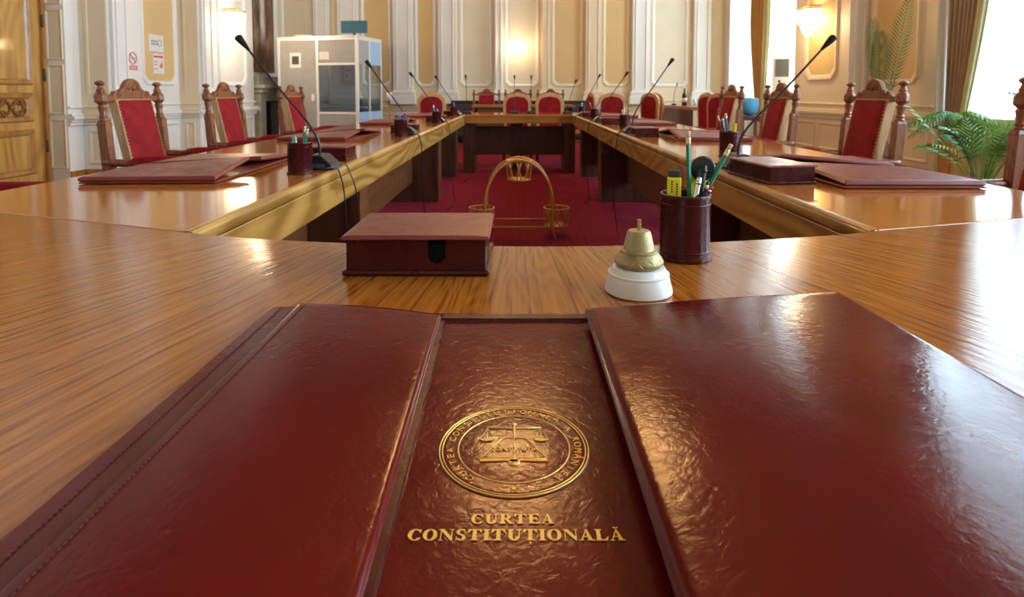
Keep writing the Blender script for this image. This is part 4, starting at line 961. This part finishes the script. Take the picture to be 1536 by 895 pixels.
# notices on the left wall
def wy(px, x=5.07): return 886*x/(774-px)
e = tag(MB().box(0,.006,-.10,.10,0,.26).build('no_smoking_sign', M['paper'], loc=(-5.069,7.84,1.31)), 'small no smoking sign with red band on the left wall', 'sign')
MB().tube([(.008,.075*math.cos(a),.165+.075*math.sin(a)) for a in [2*math.pi*i/32 for i in range(32)]], .0065, 6, closed=True).tube([(.008,-.053,.218),(.008,.053,.112)], .006, 6).build('prohibition_ring', M['signred'], e)
MB().box(.006,.009,-.05,.05,.158,.172).build('cigarette', M['signgrey'], e); 
MB().box(.006,.008,-.09,.09,.012,.07).build('red_band', M['signred'], e)
MB().box(.008,.009,-.07,.07,.048,.056).box(.008,.009,-.06,.06,.028,.036).build('printed_lines', M['paper'], e)
e = tag(MB().box(0,.005,-.17,.17,0,.23).build('paper_notice', M['paper'], loc=(-5.064,8.36,1.60)), 'landscape white notice with grey lines on the left wall, upper one', 'notice')
MB().box(.005,.007,-.12,.02,.13,.15).box(.005,.007,-.12,.04,.09,.11).tube([(.006,.08+.045*math.cos(a),.12+.045*math.sin(a)) for a in [2*math.pi*i/20 for i in range(20)]], .004, 6, closed=True).build('printed_lines', M['signgrey'], e)
e = tag(MB().box(0,.005,-.13,.13,0,.28).build('paper_notice', M['paper'], loc=(-5.064,8.40,1.29)), 'portrait white notice with red header and orange flame on the left wall, lower one', 'notice')
MB().box(.005,.007,-.11,.11,.225,.25).box(.005,.007,-.11,-.03,.16,.17).box(.005,.007,-.11,-.03,.12,.13).box(.005,.007,-.11,-.03,.06,.07).build('printed_lines', M['signred'], e)
MB().prism([(.02,.08),(.09,.08),(.095,.12),(.07,.18),(.06,.14),(.03,.13)], .005, .007, Matrix(((0,0,1,0),(1,0,0,0),(0,1,0,0),(0,0,0,1)))).build('flame_mark', M['orange'], e)

# ---------------------------------------------------------------- rattan plant stand in the opening
e = empty('plant_stand', (.021,4.14,.012), 0, 'golden rattan plant stand with arches and three ring baskets on the red carpet', 'plant stand')
def arch(yoff, w_=.235, h=.545, spread=.0):
    pts = []
    for i in range(25):
        a = math.pi*i/24
        pts.append((w_*math.cos(a)*(1.0), yoff*(1-.30*math.sin(a)), .24+(h-.24)*math.sin(a)))
    pts = [(w_+.012,yoff*1.05,.004),(w_-.008,yoff,.10)] + pts + [(-w_+.008,yoff,.10),(-w_-.012,yoff*1.05,.004)]
    return pts
for yo in (-.13,.13): MB().tube(arch(yo), .0095, 10).build('arch', M['rattan'], e)
MB().tube([(-.24,-.13,.085),(.24,-.13,.085)], .008, 8).tube([(-.24,.13,.085),(.24,.13,.085)], .008, 8).build('rail', M['rattan'], e)
def basket(x, y, z, r=.088, h=.12):
    b = MB()
    for rr, zz_ in ((r,z+h),(r*.93,z)): b.tube([(x+rr*math.cos(a), y+rr*math.sin(a), zz_) for a in [2*math.pi*i/28 for i in range(28)]], .007, 8, closed=True)
    for k in range(8):
        a = 2*math.pi*k/8
        for t_ in (-.22,.22): b.tube([(x+r*.95*math.cos(a-t_),y+r*.95*math.sin(a-t_),z),(x+r*math.cos(a+t_*.2),y+r*math.sin(a+t_*.2),z+h*.6),(x+r*math.cos(a+t_),y+r*math.sin(a+t_),z+h)], .004, 6)
    b.lathe([(0,z-.004),(r*.9,z-.004),(r*.9,z+.002),(0,z+.002)], 28, o=(x,y,0))
    b.build('ring_basket', M['rattan'], e)
basket(-.265,0,.075); basket(.265,0,.075); basket(0,.0,.40,.085,.13)

# ---------------------------------------------------------------- wall lamps
def sconce():
    e = empty('wall_lamp', (0,0,0), 0, 'x', 'wall lamp', 'lit crystal wall lamps')     # local: wall plane y=0, projects to -y
    MB().lathe([(.05,0),(.045,.015),(.02,.02)], 16, Matrix.Translation((0,0,.12)) @ Matrix.Rotation(R(90),4,'X')).tube([(0,0,.12),(0,-.06,.15),(0,-.13,.12)], .01, 8).build('wall_plate', M['brass'], e)
    c = MB()
    for z, r_ in ((.20,.21),(.17,.205),(-.05,.145)): c.tube([(r_*math.cos(a), -.16+r_*.62*math.sin(a), z) for a in [2*math.pi*i/32 for i in range(32)]], .009, 6, closed=True)
    for k in range(5): a = math.pi+math.pi*k/4; c.tube([(0,-.13,.12),(.1*math.cos(a),-.16+.08*math.sin(a),.22),(.205*math.cos(a),-.16+.13*math.sin(a),.20)], .005, 6)
    c.build('brass_ring', M['brass'], e)
    s = MB()                                      # strings of crystal drops
    for k in range(28):
        a = 2*math.pi*k/28
        for t_, z in ((1,.15),(.98,.10),(.94,.05),(.88,.0)):
            s.lathe([(0,-.026),(.014,-.008),(.014,.008),(0,.024)], 5, smooth=False, o=(.195*t_*math.cos(a), -.16+.125*t_*math.sin(a), z))
    for k in range(18):
        a = 2*math.pi*k/18
        for t_, z in ((.66,-.07),(.52,-.12),(.3,-.165)):
            s.lathe([(0,-.026),(.013,-.008),(.013,.008),(0,.024)], 5, smooth=False, o=(.195*t_*math.cos(a), -.16+.125*t_*math.sin(a), z))
    s.build('crystal_drops', M['crystal'], e)
    for x in (-.08,.08): MB().lathe([(.012,0),(.03,.04),(.026,.08),(0,.11)], 12, o=(x,-.16,.02)).build('bulb', M['crystal'], e)
    return e
sc0 = sconce()
LP = [((0.02,YF,2.04),0,.58,'lit crystal wall lamp in the middle of the far wall'),((-4.78,9.75,2.14),R(90),1.1,'lit crystal wall lamp on the left wall above a red chair'),((4.59,8.98,2.08),R(-90),1.1,'lit crystal wall lamp on the right wall pier')]
for loc, rz, s_, l in LP:
    place(sc0, USED, loc, rz, l, 'lit crystal wall lamps', s_)
    pl = bpy.data.lights.new('lamp_glow','POINT'); pl.energy = 40*s_**1.8; pl.color = (1,.72,.42); pl.shadow_soft_size = .09
    o = bpy.data.objects.new('lamp_glow', pl); C.objects.link(o)
    o.location = Vector(loc) + Matrix.Rotation(rz,3,'Z') @ Vector((0,-.17*s_-.12,-.02))
# chandelier above the opening
CH = (-.02,6.6,4.66)
e = empty('chandelier', CH, 0, 'brass chandelier with lit globes hanging above the conference tables', 'chandelier')
MB().tube([(0,0,0),(0,0,1.58)], .02, 8).lathe([(.0,-.18),(.08,-.1),(.05,0),(.1,.1),(.03,.3)], 16).build('stem', M['brass'], e)
for k in range(8):
    a = 2*math.pi*k/8; x, y = .40*math.cos(a), .40*math.sin(a)
    MB().tube(spline([(0,0,.0),(x*.5,y*.5,-.15),(x,y,-.02)],6), .014, 6).build('arm', M['brass'], e)
    MB().lathe([(0,-.0),(.06,.02),(.09,.08),(.07,.15),(0,.18)], 14, o=(x,y,0)).build('globe', M['globe'], e)

# ---------------------------------------------------------------- air conditioner, plants
e = empty('air_conditioner', (4.70,10.45,0), R(-30), 'white floor-standing air conditioner with dark louvred top by the far window', 'air conditioner')
MB().box(-.14,.14,-.11,.11,0,1.64).build('housing', M['white'], e, bevel=.015)
lv = MB().box(-.11,.11,-.117,-.108,1.30,1.60); lv.build('grille', M['darkgrey'], e)
sl = MB()
for k in range(9): sl.box(-.11,.11,-.128,-.116,1.315+k*.031,1.325+k*.031)
sl.build('louvres', M['grey'], e); MB().box(-.06,-.02,-.114,-.11,1.20,1.24).build('badge', M['darkgrey'], e)

def frond(mb, base, az, length, up, droop, leafl=.16, n=18, wid=.014, rib=.004, stemfrac=.25):
    """pinnate palm leaf: a curved rib with paired leaflets"""
    d = Vector((math.cos(az), math.sin(az), 0)); side = Vector((-math.sin(az), math.cos(az), 0)); pts = []
    for i in range(n+1):
        t_ = i/n; pts.append(Vector(base) + d*length*(math.cos(up)*t_+droop*.45*t_*t_) + Vector((0,0,length*(math.sin(up)*t_-droop*t_*t_*.9))))
    mb.tube(pts, [rib*(1-.7*i/n) for i in range(n+1)], 5)
    for i in range(int(n*stemfrac), n+1):
        t_ = i/n; tg = (pts[min(i+1,n)]-pts[i-1]).normalized(); L_ = leafl*(.35+math.sin(math.pi*min(1,(t_-stemfrac)/(1-stemfrac)*.85+.12)))*.75
        for s in (-1,1):
            dr = (tg*.9+side*s*.75+Vector((0,0,-.10))).normalized(); w_ = tg*wid*.5
            p0 = pts[i]; p1 = p0+dr*L_*.5; p2 = p0+dr*L_+Vector((0,0,-.35*L_*droop-.02))
            mb.add([p0-w_*.5,p0+w_*.5,p1+w_,p2,p1-w_], [(0,1,2,4),(4,2,3)])
e = empty('areca_palm', (3.92,4.95,0), 0, 'bushy green palm in a pot by the right window', 'potted plant')
MB().lathe([(.12,0),(.16,.24),(.17,.26),(.155,.26),(.14,.22),(0,.22)], 24).build('pot', M['darkgrey'], e); MB().lathe([(0,.222),(.14,.222)], 20).build('soil', M['soil'], e)
rnd = random.Random(5)
for k in range(22):
    a = k*2.4+rnd.random()*.5; up = R(rnd.uniform(60,86)); f_ = MB(); L_ = rnd.uniform(.62,.95)
    frond(f_, (.05*math.cos(a),.05*math.sin(a),.22), a, L_, up, rnd.uniform(.12,.45), .20, 15, .019, .005, .45)
    f_.build('frond', M['leaflight' if k % 2 == 0 else 'leaf'], e, solid=.0006)
st = MB()
for k in range(14):
    a = k*2.1; st.tube(spline([(.06*math.cos(a),.06*math.sin(a),.22),(.07*math.cos(a),.07*math.sin(a),.38),(.11*math.cos(a),.11*math.sin(a),.58)],4), [.008]*4+[.005]*5, 6)
st.build('stems', M['stem'], e)
e = empty('plant_pedestal', (4.22,5.68,0), 0, 'wooden pedestal beside the green palm, holding a trailing plant', 'plant stand')
MB().box(-.09,.09,-.09,.09,0,.66).box(-.11,.11,-.11,.11,.66,.685).build('column', M['door'], e, bevel=.006)
e = empty('trailing_palm', (4.22,5.68,.686), 0, 'drooping palm on the wooden pedestal left of the window', 'potted plant')
MB().lathe([(.06,0),(.09,.13),(.08,.13),(0,.11)], 20).build('pot', M['terracotta'], e)
for k in range(15):
    a = math.pi*.75+k*.30; f_ = MB(); frond(f_, (0,0,.11), a, rnd.uniform(.24,.42), R(rnd.uniform(20,55)), rnd.uniform(.8,1.5), .12, 13, .017, .004, .2)
    f_.build('frond', M['leaf' if k % 3 else 'leaflight'], e, solid=.0006)
e = empty('palm_leaf_vase', (4.28,6.95,0), 0, 'tall green palm leaves standing upright in a floor vase', 'potted plant')
MB().lathe([(.10,0),(.15,.15),(.14,.35),(.07,.5),(.08,.55),(.07,.55),(.05,.48),(0,.45)], 20).build('vase', M['terracotta'], e)
for az, L_, up, dr, mt, sf in ((R(185),1.40,R(85),.0,'dryleaf',.45),(R(20),1.75,R(77),.02,'leaf',.36),(R(200),1.25,R(88),.0,'dryleaf',.5),(R(-30),1.3,R(80),.03,'dryleaf',.5)):
    f_ = MB(); frond(f_, (0,0,.45), az, L_, up, dr, .26, 40, .020, .008, sf)
    f_.build('frond', M[mt], e, solid=.0006)
e = empty('window_palm', (4.35,4.2,0), 0, 'palm whose single green frond reaches in at the right edge of the picture', 'potted plant')
MB().lathe([(.10,0),(.14,.28),(.13,.28),(0,.25)], 20).build('pot', M['terracotta'], e); f_ = MB()
frond(f_, (0,0,.25), R(120), 1.35, R(72), .42, .20, 26, .018, .006, .3); f_.build('frond', M['leaf'], e, solid=.0006)
f_ = MB(); frond(f_, (0,0,.25), R(100), .9, R(80), .10, .20, 26, .018, .006, .3); f_.build('frond', M['leaf'], e, solid=.0006)

# ---------------------------------------------------------------- render look
sc.view_settings.view_transform = 'Standard'; sc.view_settings.look = 'None'; sc.view_settings.gamma = 1; sc.view_settings.use_curve_mapping = False
sc.view_settings.exposure = .08
sc.cycles.use_denoising = True; sc.cycles.max_bounces = 8; sc.cycles.diffuse_bounces = 5; sc.cycles.glossy_bounces = 4; sc.cycles.transparent_max_bounces = 16
sc.cycles.caustics_reflective = False; sc.cycles.caustics_refractive = False; sc.cycles.sample_clamp_indirect = 8
